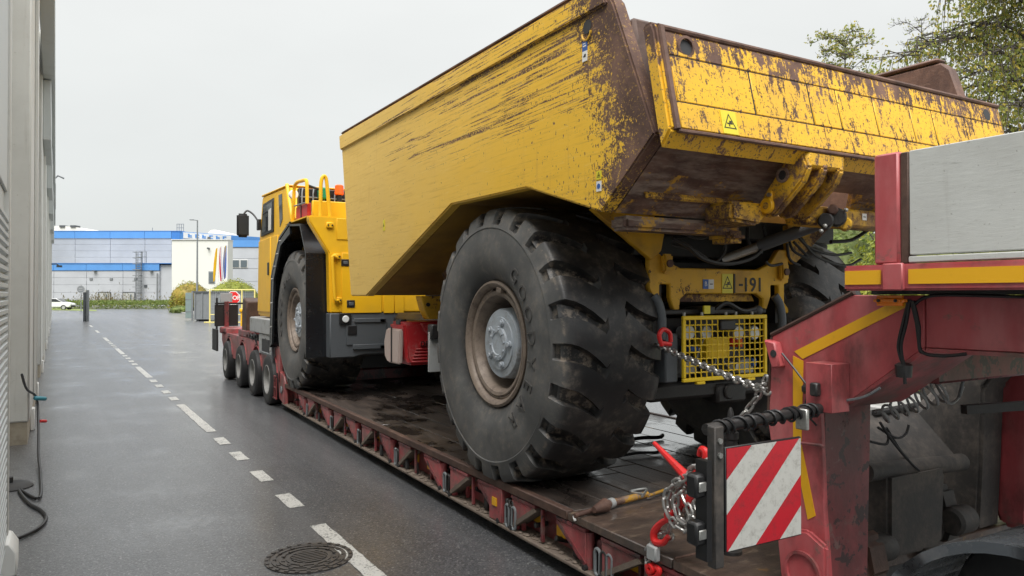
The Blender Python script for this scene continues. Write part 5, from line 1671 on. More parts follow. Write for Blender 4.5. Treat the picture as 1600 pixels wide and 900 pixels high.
# platform parapet and the dark engine top with its tubular guards
tp(MB().box(2.70, 5.84, 10.25, 10.32, 2.931, 3.17), 'parapet', M['yel'], bevel=.01)
tp(MB().prism([(10.25, 2.932), (10.25, 2.95), (11.6, 2.95), (11.6, 2.932)], 'x', 2.62, 5.92), 'platform', M['yel'])
bx = tp(MB().box(2.80, 5.4, 11.43, 11.56, 2.951, 3.50), 'rear_screen', M['black'], bevel=.01)
tp(MB().box(4.4, 5.5, 11.6, 14.0, 2.902, 3.25), 'engine_hood', M['yel'], bevel=.03)
for i in range(11):
    x = 2.84 + i * .17
    tp(MB().tube([(x, 11.42, 3.0), (x, 11.40, 3.42), (x + .02, 11.44, 3.5)], .012, 6), 'guard_tube', M['mgrey'], bx)
for z in (3.12, 3.36):
    tp(MB().tube([(2.82, 11.41, z), (4.7, 11.41, z)], .012, 6), 'guard_tube', M['mgrey'], bx)
q_ = up(459, 304, y=11.38); tp(MB().cyl((q_.x, 11.36, q_.z), (q_.x, 11.44, q_.z), .07, 18), 'work_light', M['lamp'], bx, bevel=.01)
q_ = up(506, 302, y=11.38); tp(MB().box(q_.x - .09, q_.x + .09, 11.34, 11.43, q_.z - .09, q_.z + .09), 'green_lamp', M['green'], bx, bevel=.02)
q_ = up(530, 296, y=11.3); tp(MB().cyl((q_.x, 11.3, q_.z - .09), (q_.x, 11.3, q_.z + .07), .075, 16, .065), 'beacon', M['orange'], bx, bevel=.015)
tp(MB().cyl((q_.x, 11.3, 3.3), (q_.x, 11.3, q_.z - .08), .04, 12), 'beacon_post', M['black'], bx)
tp(MB().tube([up(482, 290, y=11.3), up(490, 293, y=11.3), up(500, 296, y=11.3)], .02, 6), 'wiper_arm', M['black'], bx)
# rear wall between the handrails: red panels under the hoop
a, b = up(461, 320, x=2.72), up(475, 342, x=2.72)
tp(MB().box(2.70, 2.76, 10.55, 11.2, 2.952, 3.17), 'side_screen', M['red_tank'], bevel=.01)
tp(MB().box(2.69, 2.70, 10.86, 10.90, 2.952, 3.17), 'screen_bar', M['black'])

# fenders: folded black arches
def fender(x0, x1):
    P = [(12.48, .99), (12.38, 2.15), (11.84, 2.72), (11.15, 2.905), (10.52, 2.86), (10.19, 2.43), (10.16, .99)]
    Q = [(12.45, .99), (12.35, 2.14), (11.825, 2.695), (11.14, 2.875), (10.54, 2.83), (10.22, 2.42), (10.19, .99)]
    mb = MB()
    for i in range(6):
        a, b, c, d = P[i], P[i + 1], Q[i + 1], Q[i]
        mb.hexa([(x0, *a), (x0, *b), (x0, *c), (x0, *d)], [(x1, *a), (x1, *b), (x1, *c), (x1, *d)])
    return tp(mb, 'fender', M['black_gloss'], merge=True)
fl = fender(2.59, 2.98)
fr_ = fender(2 * XC - 2.98, 2 * XC - 2.60)
# outer lip of the arch and bolts
LP = [(12.52, .99), (12.42, 2.17), (11.86, 2.755), (11.15, 2.945), (10.50, 2.895), (10.14, 2.44), (10.11, .99)]
LQ = [(12.34, 1.05), (12.22, 2.10), (11.74, 2.62), (11.12, 2.76), (10.62, 2.72), (10.30, 2.38), (10.27, 1.05)]
mb = MB()
for i in (0, 1, 2):
    a, b, c, d = LP[i], LP[i + 1], LQ[i + 1], LQ[i]
    mb.hexa([(2.59, *a), (2.59, *b), (2.59, *c), (2.59, *d)], [(2.625, *a), (2.625, *b), (2.625, *c), (2.625, *d)])
tp(mb, 'fender_lip', M['black_gloss'], fl, merge=True)
for i in range(7):
    f = i / 6 * 1.98
    k = int(f)
    a, b = LP[k], LP[k + 1]
    y, z = a[0] + (b[0] - a[0]) * (f - k) - .1, a[1] + (b[1] - a[1]) * (f - k) - .05
    tp(MB().cyl((2.575, y, z), (2.592, y, z), .016, 8), 'bolt', M['steel'], fl)
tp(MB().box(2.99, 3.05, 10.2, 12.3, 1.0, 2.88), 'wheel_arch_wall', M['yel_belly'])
tp(MB().cyl((3.5, 11.3, 1.44), (5.04, 11.3, 1.44), .24, 18), 'front_axle', M['grime'])
tp(MB().box(3.4, 5.1, 10.3, 14.0, .95, 1.60), 'front_chassis', M['grime'], bevel=.05)

# cab
CABP = [(14.32, 1.46), (14.24, 2.86), (13.98, 3.62), (13.90, 3.66), (12.02, 3.60), (11.60, 3.02), (12.15, 2.80), (12.56, 2.2), (12.60, 1.46)]
cab = tp(MB().prism(CABP, 'x', 2.76, 4.35), 'cab', M['yel'], bevel=.03, seg=2)
tp(MB().prism([(14.25, 1.55), (14.18, 2.84), (13.18, 2.86), (13.18, 1.55)], 'x', 2.735, 2.762), 'cab_door', M['yel'], cab, bevel=.008)
door = cab.children[-1]
tp(MB().prism([(13.14, 1.55), (13.14, 2.86), (12.64, 2.86), (12.64, 1.55)], 'x', 2.742, 2.762), 'side_panel', M['yel'], cab, bevel=.008)
tp(MB().box(2.72, 2.737, 13.25, 13.36, 2.2, 2.42), 'door_handle', M['black'], door, bevel=.006)
tp(MB().prism([(14.02, 2.92), (13.84, 3.50), (12.98, 3.52), (12.98, 2.94)], 'x', 2.742, 2.763), 'window_frame', M['black'], cab, bevel=.006)
tp(MB().prism([(13.90, 2.98), (13.76, 3.44), (13.05, 3.46), (13.05, 3.0)], 'x', 2.736, 2.743), 'window_pane', M['glass'], cab)
tp(MB().prism([(13.32, 2.98), (13.32, 3.34), (13.12, 3.36), (13.12, 2.98)], 'x', 2.731, 2.7365), 'window_blind', M['pale_trim'], cab)
tp(MB().prism([(12.62, 3.52), (12.38, 3.52), (12.33, 3.10), (12.52, 2.98)], 'x', 2.752, 2.762), 'quarter_window', M['glass'], cab)
tp(MB().prism([(13.98, 3.645), (13.96, 3.68), (12.0, 3.62), (12.0, 3.603)], 'x', 2.745, 4.38), 'cab_roof', M['yel'], cab, bevel=.012)
tp(MB().tube([(2.75, 12.0, 3.62), (2.74, 11.75, 3.27), (2.74, 11.58, 3.02)], .03, 8), 'rear_pillar', M['yel'], cab)
mk = tp(MB().tube(smooth_path([(2.74, 14.15, 3.18), (2.66, 14.25, 3.34), (2.56, 14.32, 3.42), (2.50, 14.32, 3.36)], 5), .017, 8), 'mirror_arm', M['black'], cab)
tp(MB().box(2.70, 2.76, 14.05, 14.2, 3.05, 3.25), 'mirror_mount', M['black'], cab, bevel=.01)
mir = tp(MB().box(2.37, 2.585, 14.27, 14.36, 2.92, 3.36), 'mirror', M['black'], cab, bevel=.035, seg=3)
tp(MB().box(2.395, 2.56, 14.264, 14.271, 2.97, 3.31), 'mirror_glass', NT('mirror_glass').fin((.05, .055, .06), .25, .4), mir)
# front bumper and steps
tp(MB().box(2.66, 5.9, 12.62, 14.62, 1.16, 1.44), 'bumper', M['lgrey'], bevel=.02)
st_ = tp(MB().box(2.68, 3.3, 12.60, 13.85, .80, 1.158), 'step_box', M['lgrey'], bevel=.015)
tp(MB().box(2.672, 2.70, 12.95, 13.55, .86, 1.08), 'step_opening', M['dark_gap'], st_)
tp(MB().box(2.65, 2.69, 12.95, 13.6, .83, .86), 'step_tread', M['mgrey'], st_, bevel=.006)
tp(MB().box(2.64, 2.67, 12.54, 12.60, .80, 1.5), 'step_side', M['dgrey'], st_)

# ================================================================== red low-loader trailer
TL = Vector((4.28, 7.0, 0.0))
trailer = thing('low_loader_trailer', 'long red low-loader trailer carrying the yellow dump truck', 'trailer', TL)
def lp(mb, name, mat, parent=None, **k):
    return part(mb, name, mat, parent or trailer, **k)
TX0, TX1 = 2.70, 5.86
rustdeck = rusty('wet_rusty_deck_plate', 0.9)
# deck boards, laid lengthwise
deck = lp(MB().box(TX0 + .17, TX1 - .17, 2.5, 11.95, .30, .385), 'deck_frame', M['grime'])
nb = 10
w_ = (TX1 - TX0 - .13) / nb
for i in range(nb):
    x0 = TX0 + .065 + i * w_
    cuts = [3.98] + sorted(random.uniform(4.6, 11.3) for _ in range(2)) + [11.9]
    for a, b in zip(cuts, cuts[1:]):
        if b - a > .2:
            h = random.uniform(-.003, .002)
            lp(MB().box(x0 + .005, x0 + w_ - .005, a + .004, b - .004, .388, .438 + h), 'deck_board', M['deck'], deck, bevel=.005)
for a, b in ((2.42, 2.98), (2.99, 3.97)):
    lp(MB().box(TX0 + .002, TX1 - .002, a, b, .388, .442), 'deck_plate', M['wet_plate'], deck, bevel=.006)
lp(MB().tube([(TX0 + .02 + i * .15, 2.985 + random.uniform(-.004, .004), .443) for i in range(22)], .009, 6), 'weld', M['rust'], deck)
lp(MB().box(TX0 + .002, TX0 + .06, 3.98, 12.0, .385, .447), 'edge_rail', M['rust_dark'], deck, bevel=.006)
lp(MB().box(TX1 - .06, TX1 - .002, 3.98, 12.0, .385, .447), 'edge_rail', M['rust_dark'], deck, bevel=.006)
mud = dirty('mud_caked_flange', (0.16, 0.125, 0.10), (0.30, 0.25, 0.19), 0.5, 9, 0.8, bump=.6)
for s, x in ((1, TX0), (-1, TX1)):
    lp(MB().box(min(x, x + s * .2), max(x, x + s * .2), 2.4, 12.1, .098, .122), 'bottom_flange', mud, bevel=.005)
    lp(MB().box(min(x + s * .155, x + s * .185), max(x + s * .155, x + s * .185), 2.4, 12.1, .124, .384), 'side_web', M['red_dirty'])
# brackets along the left side: folding outriggers, straps and lashing rings
def gusset(y, wd, mirror, x):
    """triangular outrigger with cap bar, hinge post and strut"""
    y0, y1 = (y, y - wd) if not mirror else (y - wd, y)
    mb = MB().prism([(y0, .352), (y1, .352), (y1, .15)], 'x', x + .012, x + .034)
    g = lp(mb, 'outrigger', M['red_dirty'], bevel=.003)
    lp(MB().box(x + .004, x + .10, min(y0, y1) - .005, max(y0, y1) + .005, .354, .380), 'cap_bar', M['red_dark'], g, bevel=.005)
    lp(MB().cyl((x + .05, y1, .125), (x + .05, y1, .354), .032, 12), 'hinge_post', M['red_dirty'], g)
    a, b = Vector((x + .02, y0, .345)), Vector((x + .02, y1, .150))
    d = (b - a).normalized()
    n = Vector((0, -d.z, d.y)) * .016
    X1 = Vector((.10, 0, 0))
    mbs = MB().hexa([a - n - Vector((.012, 0, 0)), b - n - Vector((.012, 0, 0)), b + n - Vector((.012, 0, 0)), a + n - Vector((.012, 0, 0))], [a - n + X1, b - n + X1, b + n + X1, a + n + X1])
    lp(mbs, 'strut', mud if mirror else M['red_dark'], g)
    lp(MB().cyl((x - .004, y1, .135), (x + .02, y1, .135), .02, 8), 'pin', M['grime'], g)
    return g
def ring(y, x, lean):
    pts = [(x + .012 + lean * .0, y + .026 * math.cos(a) + (.028 if math.sin(a) < 0 else 0) * 0, .205 + (.06 if math.sin(a) > 0 else -.05) + .026 * math.sin(a)) for a in [2 * math.pi * i / 14 for i in range(14)]]
    return lp(MB().tube(pts, .0105, 7, closed=True), 'lashing_ring', M['grime'] if lean else M['mgrey'])
YG = [11.05, 10.55, 9.85, 9.25, 8.75, 8.15, 7.55, 7.0, 6.35, 5.78, 5.25, 4.72, 4.12, 3.62, 3.08]
for i, y in enumerate(YG):
    x = TX0 + random.uniform(0, .008)
    gusset(y, random.uniform(.30, .37), i % 2 == 1, x)
    # little pieces in the bay beyond the bracket
    if i % 2 == 0:
        for q in range(3 if y < 6 else 2):
            ring(y - .46 - q * .055 + random.uniform(-.01, .01), x, q % 2)
    else:
        lp(MB().box(TX0 + .148, TX0 + .154, y - .20, y - .01, .19, .285), 'marker_plate', M['tape'], bevel=.002)
        lp(MB().box(TX0 + .03, TX0 + .05, y - .40, y - .375, .14, .36), 'stop_plate', M['red_dark'])
    if i % 3 != 1:
        lp(MB().box(TX0 + .10, TX0 + .106, y + .02, y + .13, .20, .275), 'marker_plate', M['tape'], bevel=.002)
    if i % 3 == 1:
        lp(MB().cyl((TX0 + .06, y + .08, .30), (TX0 + .15, y + .08, .30), .034, 14), 'pipe_stub', M['red_dark'], bevel=.004)
for i in range(46):                           # small ribs, hooks and latch plates in the bays
    y = 2.6 + i * .20 + random.uniform(-.05, .05)
    k_ = random.random()
    xa = TX0 + random.uniform(.05, .12)
    if k_ < .45:
        lp(MB().box(xa, xa + .03, y - .012, y + .012, .126, random.uniform(.24, .38)), 'web_rib', M['red_dirty'] if k_ < .25 else M['red_dark'], bevel=.003)
    elif k_ < .75:
        lp(MB().prism([(y - .03, .13), (y + .035, .13), (y + .03, .22), (y + .012, .25), (y - .01, .20), (y - .03, .24)], 'x', xa - .03, xa - .008), 'latch_hook', M['grime'], bevel=.004)
    else:
        lp(MB().cyl((xa - .05, y, .17 + random.uniform(0, .1)), (xa + .05, y, .17 + random.uniform(0, .1)), .018, 10), 'cross_pin', M['grime'])
# thick stake pockets under the rear tyre
pk = lp(MB().box(TX0 + .006, TX0 + .12, 4.86, 5.06, .126, .384), 'stake_pocket', M['red_dirty'], bevel=.006)
lp(MB().box(TX0 - .002, TX0 + .006, 4.93, 5.0, .24, .30), 'marker_plate', M['tape'], pk)
for yy in (4.80, 4.76, 4.71):
    lp(MB().box(TX0 + .01, TX0 + .08, yy - .012, yy + .012, .15 + random.uniform(0, .06), .33), 'hook_plate', M['grime'], bevel=.006)
# loose dirt on the flange
mb = MB()
for i in range(500):
    y = random.uniform(2.5, 12.0)
    s = random.uniform(.006, .022)
    mb.sphere((TX0 + random.uniform(.015, .13), y, .122 + s * .3), s, 4, (1, 1.3, .5))
lp(mb, 'caked_dirt', mud)['kind'] = 'stuff'

# ---- rear bogie
WY = [12.87, 14.15, 15.57, 17.22]
def bogie_side(x0, x1):
    pts = [(12.25, .42)]
    pts += [(12.33, .44)]
    for yc in WY:
        n = 9
        for i in range(n + 1):
            a = math.pi * (1 - i / n)
            pts.append((yc + .50 * math.cos(a), .50 + .45 * math.sin(a)))
    pts += [(17.95, .62), (18.2, .80), (18.2, 1.0), (12.2, 1.0)]
    out = []
    for q in pts:
        if not out or abs(q[0] - out[-1][0]) + abs(q[1] - out[-1][1]) > .004:
            out.append(q)
    return MB().prism(out, 'x', x0, x1)
bg = lp(bogie_side(2.70, 2.74), 'bogie_side', M['red_dirty'])
lp(bogie_side(5.82, 5.86), 'bogie_side', M['red_dirty'])
lp(MB().box(2.741, 5.819, 12.2, 18.2, .90, .985), 'bogie_bed', M['red_dark'])
lp(MB().box(3.35, 5.2, 12.0, 18.0, .48, .89), 'bogie_spine', M['grime'])
tw = mesh_of(MB().lathe([(.245, -.12), (.33, -.128), (.385, -.122), (.412, -.10), (.42, -.05), (.42, .05), (.412, .10), (.385, .122), (.33, .128), (.245, .12)], (0, 0, 0), 'x', 36, True), 'tyre')
tw.materials.append(M['tyre_small'])
tr_ = mesh_of(MB().lathe([(.246, -.10), (.25, -.125), (.235, -.128), (.222, -.10), (.20, -.02), (.15, .0), (.11, -.01), (.10, -.07), (.0, -.075)], (0, 0, 0), 'x', 30), 'rim')
tr_.materials.append(M['rim_grey'])
tn = mesh_of(MB().cyl((0, 0, 0), (-.025, 0, 0), .014, 6), 'wheel_nut')
tn.materials.append(M['grime'])
for yc in WY:
    for x, fl_ in ((2.745, False), (3.02, True), (5.815, True)):
        w = bpy.data.objects.new('trailer_wheel', None)
        C.objects.link(w); w.parent = trailer
        w.location = Vector((x, yc, .42)) - TL
        w.rotation_euler = (0, 0, math.pi if fl_ else 0)
        inst('tyre', tw, None, w, I4)
        inst('rim', tr_, None, w, I4)
        if x < 2.8:
            for i in range(8):
                inst('wheel_nut', tn, None, w, Matrix.Rotation(R(45 * i), 4, 'X') @ Matrix.Translation((-.005, 0, .165)))
    lp(MB().cyl((3.1, yc, .42), (5.7, yc, .42), .07, 10), 'axle', M['grime'])
    mbm = MB()                                # mudguard over each wheel
    A1 = [(yc + .47 * math.cos(a), .45 + .47 * math.sin(a)) for a in [R(15) + R(150) * i / 10 for i in range(11)]]
    A2 = [(yc + .455 * math.cos(a), .45 + .455 * math.sin(a)) for a in [R(15) + R(150) * i / 10 for i in range(11)]]
    for i in range(10):
        mbm.hexa([(2.69, *A1[i]), (2.69, *A1[i + 1]), (2.69, *A2[i + 1]), (2.69, *A2[i])], [(3.2, *A1[i]), (3.2, *A1[i + 1]), (3.2, *A2[i + 1]), (3.2, *A2[i])])
    lp(mbm, 'mudguard', M['red_dirty'], merge=True)
# link between deck and bogie
cp = lp(MB().prism([(11.9, .10), (12.28, .16), (12.35, .40), (12.30, .62), (11.98, .56), (11.9, .44)], 'x', 2.70, 2.76), 'coupling_plate', M['red_dirty'], bevel=.01)
lp(MB().cyl((2.68, 12.1, .33), (2.70, 12.1, .33), .06, 16), 'coupling_pin', M['mgrey'], cp, bevel=.008)
for z in (.16, .34, .52):
    lp(MB().cyl((2.66, 12.3, z), (2.66, 12.62, z), .013, 7), 'side_rail', M['red_dark'], cp)
for y in (12.31, 12.45, 12.61):
    lp(MB().cyl((2.66, y, .15), (2.66, y, .53), .013, 7), 'side_rail', M['red_dark'], cp)
lp(MB().box(2.74, 5.82, 11.96, 12.3, .13, .62), 'bogie_yoke', M['red_dark'], bevel=.03)
# tail: lamp board, rack post, toolbox, cables
lb_ = lp(MB().box(2.59, 3.12, 18.58, 18.62, 1.11, 1.62), 'tail_board', M['black'], bevel=.01)
lp(MB().box(2.80, 2.90, 18.52, 18.58, 1.0, 1.70), 'rack_post', M['red_dark'], bevel=.01)
lp(MB().box(2.60, 3.3, 18.56, 18.62, 1.63, 1.67), 'rack_bar', M['black'])
lp(MB().cyl((2.64, 18.6, 1.0), (2.64, 18.6, 1.78), .025, 8), 'rack_post', M['black'])
lp(MB().box(2.72, 2.99, 18.60, 18.62, 1.68, 1.90), 'plate_back', M['lgrey'], bevel=.006)
lp(MB().box(2.70, 3.3, 17.6, 18.6, .95, 1.10), 'tail_beam', M['red_dirty'], bevel=.02)
lp(MB().box(2.58, 2.62, 18.2, 18.9, .55, 1.05), 'mud_flap', M['tyre_small'])
lp(MB().prism([(15.4, 1.0), (15.4, 1.72), (15.75, 1.80), (15.9, 1.5), (15.9, 1.0)], 'x', 2.74, 3.1), 'winch_housing', M['rust_dark'], bevel=.02)
lp(MB().box(2.72, 3.2, 15.0, 16.2, 1.0, 1.14), 'winch_base', M['red_dark'], bevel=.02)
for i in range(10):
    a = Vector((2.70 + random.uniform(0, .1), random.uniform(13.2, 16.5), 1.0))
    lp(MB().tube(smooth_path([a, a + Vector((-.02, -.2, .10)), a + Vector((-.03, -.45, .02)), a + Vector((0, -.6, -.12 + random.uniform(-.1, .1)))], 5), .016, 6), 'air_line', M['hose'])
for i in range(5):
    a = Vector((2.80, 14.0 + i * .3, 1.0))
    lp(MB().box(a.x - .08, a.x + .1, a.y - .1, a.y + .1, .986, 1.05 + random.uniform(0, .08)), 'valve', M['grime'], bevel=.02)

# ---- gooseneck
NX = 2.95
NECK = [(2.53, 1.645), (2.555, 1.2), (2.50, .90), (2.43, .40), (2.20, .40), (2.235, .85), (2.255, 1.36), (2.12, 1.36), (1.76, 1.635), (1.76, 1.85), (2.09, 1.85)]
# leg and rising arm of the left side
nk = lp(MB().prism(NECK, 'x', NX, NX + .03), 'neck_plate', M['red'], bevel=.004)
lp(MB().hexa([(NX + .031, 2.24, .40), (NX + .33, 2.24, .40), (NX + .33, 2.42, .40), (NX + .031, 2.42, .40)], [(NX + .031, 2.262, 1.36), (NX + .40, 2.262, 1.36), (NX + .40, 2.52, 1.36), (NX + .031, 2.52, 1.36)]), 'neck_leg', M['red_dark'], bevel=.012)
lp(MB().prism([(2.51, 1.361), (2.13, 1.361), (1.77, 1.63), (1.77, 1.845), (2.08, 1.845), (2.51, 1.64)], 'x', NX + .031, NX + .40), 'neck_arm', M['red_dark'])
lp(MB().hexa([(NX, 1.755, 1.635), (NX + .4, 1.755, 1.635), (NX + .62, -.2, 1.64), (NX + .22, -.2, 1.64)], [(NX, 1.755, 1.85), (NX + .4, 1.755, 1.85), (NX + .62, -.2, 1.85), (NX + .22, -.2, 1.85)]), 'neck_beam', M['red'], bevel=.004)
lp(MB().hexa([(NX - .006, 1.75, 1.618), (NX + .42, 1.75, 1.618), (NX + .64, -.2, 1.622), (NX + .21, -.2, 1.622)], [(NX - .006, 1.75, 1.634), (NX + .42, 1.75, 1.634), (NX + .64, -.2, 1.638), (NX + .21, -.2, 1.638)]), 'neck_flange', M['red_dirty'])
lp(MB().hexa([(NX - .006, 2.118, 1.345), (NX + .42, 2.118, 1.345), (NX + .42, 1.75, 1.62), (NX - .006, 1.75, 1.62)], [(NX - .006, 2.12, 1.36), (NX + .42, 2.12, 1.36), (NX + .42, 1.76, 1.634), (NX - .006, 1.76, 1.634)]), 'neck_flange', M['red_dirty'])
lp(MB().tube([(NX + .004, 2.535, 1.652), (NX + .004, 2.08, 1.862)], .012, 7), 'plate_edge', M['rust_dark'], nk)
lp(MB().tube([(NX + .002, 2.56, 1.2), (NX + .002, 2.535, 1.64)], .008, 6), 'plate_edge', M['rust_dark'], nk)
def tape(pts, x=NX - .003):
    q_ = [up(u, v, x=x) for u, v in pts]
    mb = MB().add([(x, p_.y, p_.z) for p_ in q_] + [(x + .0028, p_.y, p_.z) for p_ in q_], [(0, 1, 2, 3), (7, 6, 5, 4), (0, 4, 5, 1), (1, 5, 6, 2), (2, 6, 7, 3), (3, 7, 4, 0)])
    return lp(mb, 'reflective_tape', M['tape'], nk)
tape([(1239, 556), (1255, 564), (1252, 690), (1239, 690)])
tape([(1241, 549), (1408, 465), (1419, 478), (1254, 561)])
tape([(1239, 694), (1252, 694), (1274, 806), (1262, 812)])
hb = lp(MB().prism([(2.44, .36), (2.48, .72), (2.30, .75), (2.20, .70), (2.20, .36)], 'x', NX - .04, NX - .002), 'hinge_block', M['red'], bevel=.012, seg=2)
lp(MB().lathe([(.085, 0), (.10, 0), (.10, .012), (.085, .012)], (NX - .052, 2.32, .55), 'x', 26, True), 'hinge_ring', M['red_dirty'], hb)
lp(MB().tube([up(u, v, x=NX - .012) for u, v in ((1250, 692), (1283, 696), (1288, 698))], .008, 6), 'weld', M['red_dirty'], nk)
stub = lp(MB().box(NX - .125, NX - .002, 2.10, 2.235, 1.33, 1.545), 'stake_socket', M['red'], bevel=.002)
lp(MB().box(NX - .16, NX - .126, 2.15, 2.19, 1.40, 1.46), 'socket_clamp', M['grime'], stub, bevel=.006)
ear = lp(MB().prism([(2.54, 1.63), (2.47, 1.62), (2.44, 1.50), (2.49, 1.49)], 'x', NX - .055, NX - .002), 'lifting_ear', M['red'], bevel=.008)
lp(MB().cyl((NX - .058, 2.475, 1.565), (NX - .054, 2.475, 1.565), .018, 12), 'ear_hole', M['dark_gap'], ear)
p = up(1272, 607, x=NX)
lp(MB().box(NX - .05, NX - .002, p.y - .03, p.y + .04, p.z - .025, p.z + .02), 'cable_clip', M['grime'], bevel=.012)
lp(MB().tube(smooth_path([up(u, v, x=NX - .03) for u, v in ((1222, 552), (1248, 585), (1262, 608), (1258, 640), (1276, 665))], 5), .005, 5), 'wire', M['hose'])
lp(MB().tube(smooth_path([up(u, v, x=NX - .02) for u, v in ((1283, 622), (1315, 626), (1350, 620), (1375, 606))], 5), .006, 5), 'wire', M['mgrey'])
# right side of the neck: curved outer leg
RNK = [(2.78, 1.66), (2.80, 1.2), (2.74, .80), (2.60, .43), (2.44, .43), (2.42, .8), (2.40, 1.3), (2.3, 1.42), (1.9, 1.64), (1.9, 1.84), (2.2, 1.84)]
lp(MB().prism(RNK, 'x', 4.62, 4.86), 'neck_leg', M['dusty'], bevel=.02, seg=2)
lp(MB().prism([(y - (.16 if z < 1.5 else 0), z) for y, z in RNK], 'x', 4.862, 5.05), 'neck_leg', M['red'], bevel=.03, seg=2)
q_ = [up(u, v, y=2.66) for u, v in ((1420, 648), (1468, 604), (1522, 606), (1524, 780), (1512, 842), (1492, 856), (1468, 850), (1474, 742))]
lp(MB().prism([(p_.x, p_.z) for p_ in q_], 'y', 2.62, 2.68), 'neck_gusset', M['dusty'], bevel=.006)
lp(MB().box(NX + .42, 5.0, 1.95, 2.25, 1.44, 1.64), 'cross_beam', M['red_dark'], bevel=.012)
lp(MB().box(NX + .62, 5.4, -.2, 1.75, 1.76, 1.84), 'neck_floor', M['grime'])
lp(MB().box(5.0, 5.38, -.2, 1.9, 1.62, 1.85), 'neck_beam', M['red_dark'], bevel=.01)
lp(MB().hexa([(3.75, 1.5, 1.50), (5.3, 1.0, 1.50), (5.3, 1.18, 1.50), (3.75, 1.68, 1.50)], [(3.75, 1.5, 1.62), (5.3, 1.0, 1.62), (5.3, 1.18, 1.62), (3.75, 1.68, 1.62)]), 'cross_beam', M['grime'], bevel=.02)
a, b = up(1506, 640, y=1.9), up(1625, 632, y=1.75)
lp(MB().tube([a, b], .028, 4), 'mudflap_bar', M['grime'])
# coupling machinery between the legs
def cbox(name, u0, u1, v0, v1, y0, y1, mat, bevel=.02, seg=2):
    a, b = up(u0, v0, y=y0), up(u1, v1, y=y0)
    return lp(MB().box(a.x, b.x, y0, y1, b.z, a.z), name, mat, bevel=bevel, seg=seg)
a, b = up(1352, 738, y=2.42), up(1502, 722, y=2.42)
lp(MB().cyl(a, b, .05, 16), 'coupling_tube', M['dusty'])
q_ = [up(u, v, y=2.36) for u, v in ((1390, 742), (1472, 726), (1478, 740), (1474, 845), (1462, 858), (1404, 872), (1390, 850))]
lp(MB().prism([(p_.x, p_.z) for p_ in q_], 'y', 2.36, 2.52), 'coupling_block', M['dusty'], bevel=.02, seg=2)
lo = [up(u, v, y=2.40) for u, v in ((1350, 732), (1496, 716))]
hi = [up(u, v, y=2.62) for u, v in ((1366, 654), (1432, 642))]
lp(MB().hexa([lo[0], lo[1], hi[1], hi[0]], [lo[0] + Vector((0, .04, .04)), lo[1] + Vector((0, .04, .04)), hi[1] + Vector((0, .04, .04)), hi[0] + Vector((0, .04, .04))]), 'cover_plate', M['dusty'])
lp(MB().tube([hi[0] + Vector((0, 0, .035)), hi[1] + Vector((0, 0, .035))], .018, 6), 'cover_edge', M['grime'])
for u, v, r in ((1372, 856, .075), (1498, 812, .08), (1452, 862, .06)):
    p = up(u, v, y=2.40)
    lp(MB().lathe([(0, -.09), (r * .8, -.09), (r, -.07), (r, .07), (r * .8, .09), (0, .09)], p, 'x', 20), 'coupling_hook', M['dusty'])
lp(MB().prism([(2.50, .52), (2.53, .36), (2.36, .33), (2.30, .42), (2.34, .60), (2.42, .64)], 'x', 3.40, 3.58), 'coupling_jaw', M['rust_dark'], bevel=.03, seg=2)
lp(MB().prism([(2.62, .72), (2.64, .40), (2.44, .38), (2.40, .52), (2.46, .74)], 'x', 4.25, 4.42), 'coupling_jaw', M['dusty'], bevel=.03, seg=2)
lp(MB().box(3.28, 5.02, 2.45, 2.62, .30, .44), 'coupling_sill', M['grime'], bevel=.02)
for i, h in enumerate(([(1375, 660), (1395, 690), (1420, 720), (1436, 735)], [(1372, 668), (1400, 684), (1415, 678), (1420, 664)], [(1360, 690), (1385, 694), (1388, 676)], [(1385, 668), (1408, 705), (1430, 728)])):
    lp(MB().tube(smooth_path([up(u, v, y=2.36 + .02 * i) for u, v in h], 5), .007, 6), 'air_line', M['hose'])
# coiled air line and stay
a, b = up(1374, 652, y=2.18), up(1472, 606, y=2.05)
d = (b - a)
e1 = d.normalized().orthogonal().normalized(); e2 = d.normalized().cross(e1)
hel = []
for i in range(7 * 14 + 1):
    f = i / (7 * 14)
    t_ = f * 7 * 2 * math.pi
    hel.append(a + d * f + (e1 * math.cos(t_) + e2 * math.sin(t_)) * (.034 + .034 * f))
hel += smooth_path([hel[-1], up(1480, 628, y=2.0), up(1496, 624, y=2.0), up(1505, 604, y=2.0)], 6)
coil = lp(MB().tube(hel, .0065, 7), 'coiled_hose', M['lgrey'])
lp(MB().tube([up(1498, 622, y=2.0), up(1514, 560, y=2.0)], .008, 6), 'hose_stay', M['mgrey'])
# platform with post and board above the neck
pb = lp(MB().box(2.75, 2.84, -.2, 1.985, 1.868, 1.972), 'platform_beam', M['red'], bevel=.008, seg=2)
lp(MB().box(2.745, 2.7495, 1.815, 1.975, 1.893, 1.95), 'reflective_tape', M['tape'], pb)
lp(MB().box(2.745, 2.7495, -.2, 1.70, 1.893, 1.95), 'reflective_tape', M['tape'], pb)
lp(MB().box(2.73, 2.75, 1.715, 1.80, 1.868, 1.975), 'beam_clamp', M['red'], pb, bevel=.005)
lp(MB().box(2.841, 5.4, -.2, 1.98, 1.90, 1.94), 'platform_floor', M['grime'])
lp(MB().box(2.90, 5.2, -.2, 1.96, 1.852, 1.899), 'platform_bearer', M['grime'])
po = lp(MB().box(2.755, 2.84, 1.745, 1.85, 1.973, 2.415), 'stake_post', M['red'], bevel=.008)
lp(MB().box(2.765, 2.82, 1.71, 1.744, 1.973, 2.41), 'post_seal', M['rust_dark'], po, bevel=.004)
sb = lp(MB().box(2.765, 2.805, -.2, 1.708, 2.005, 2.412), 'side_board', M['alu'], bevel=.004)
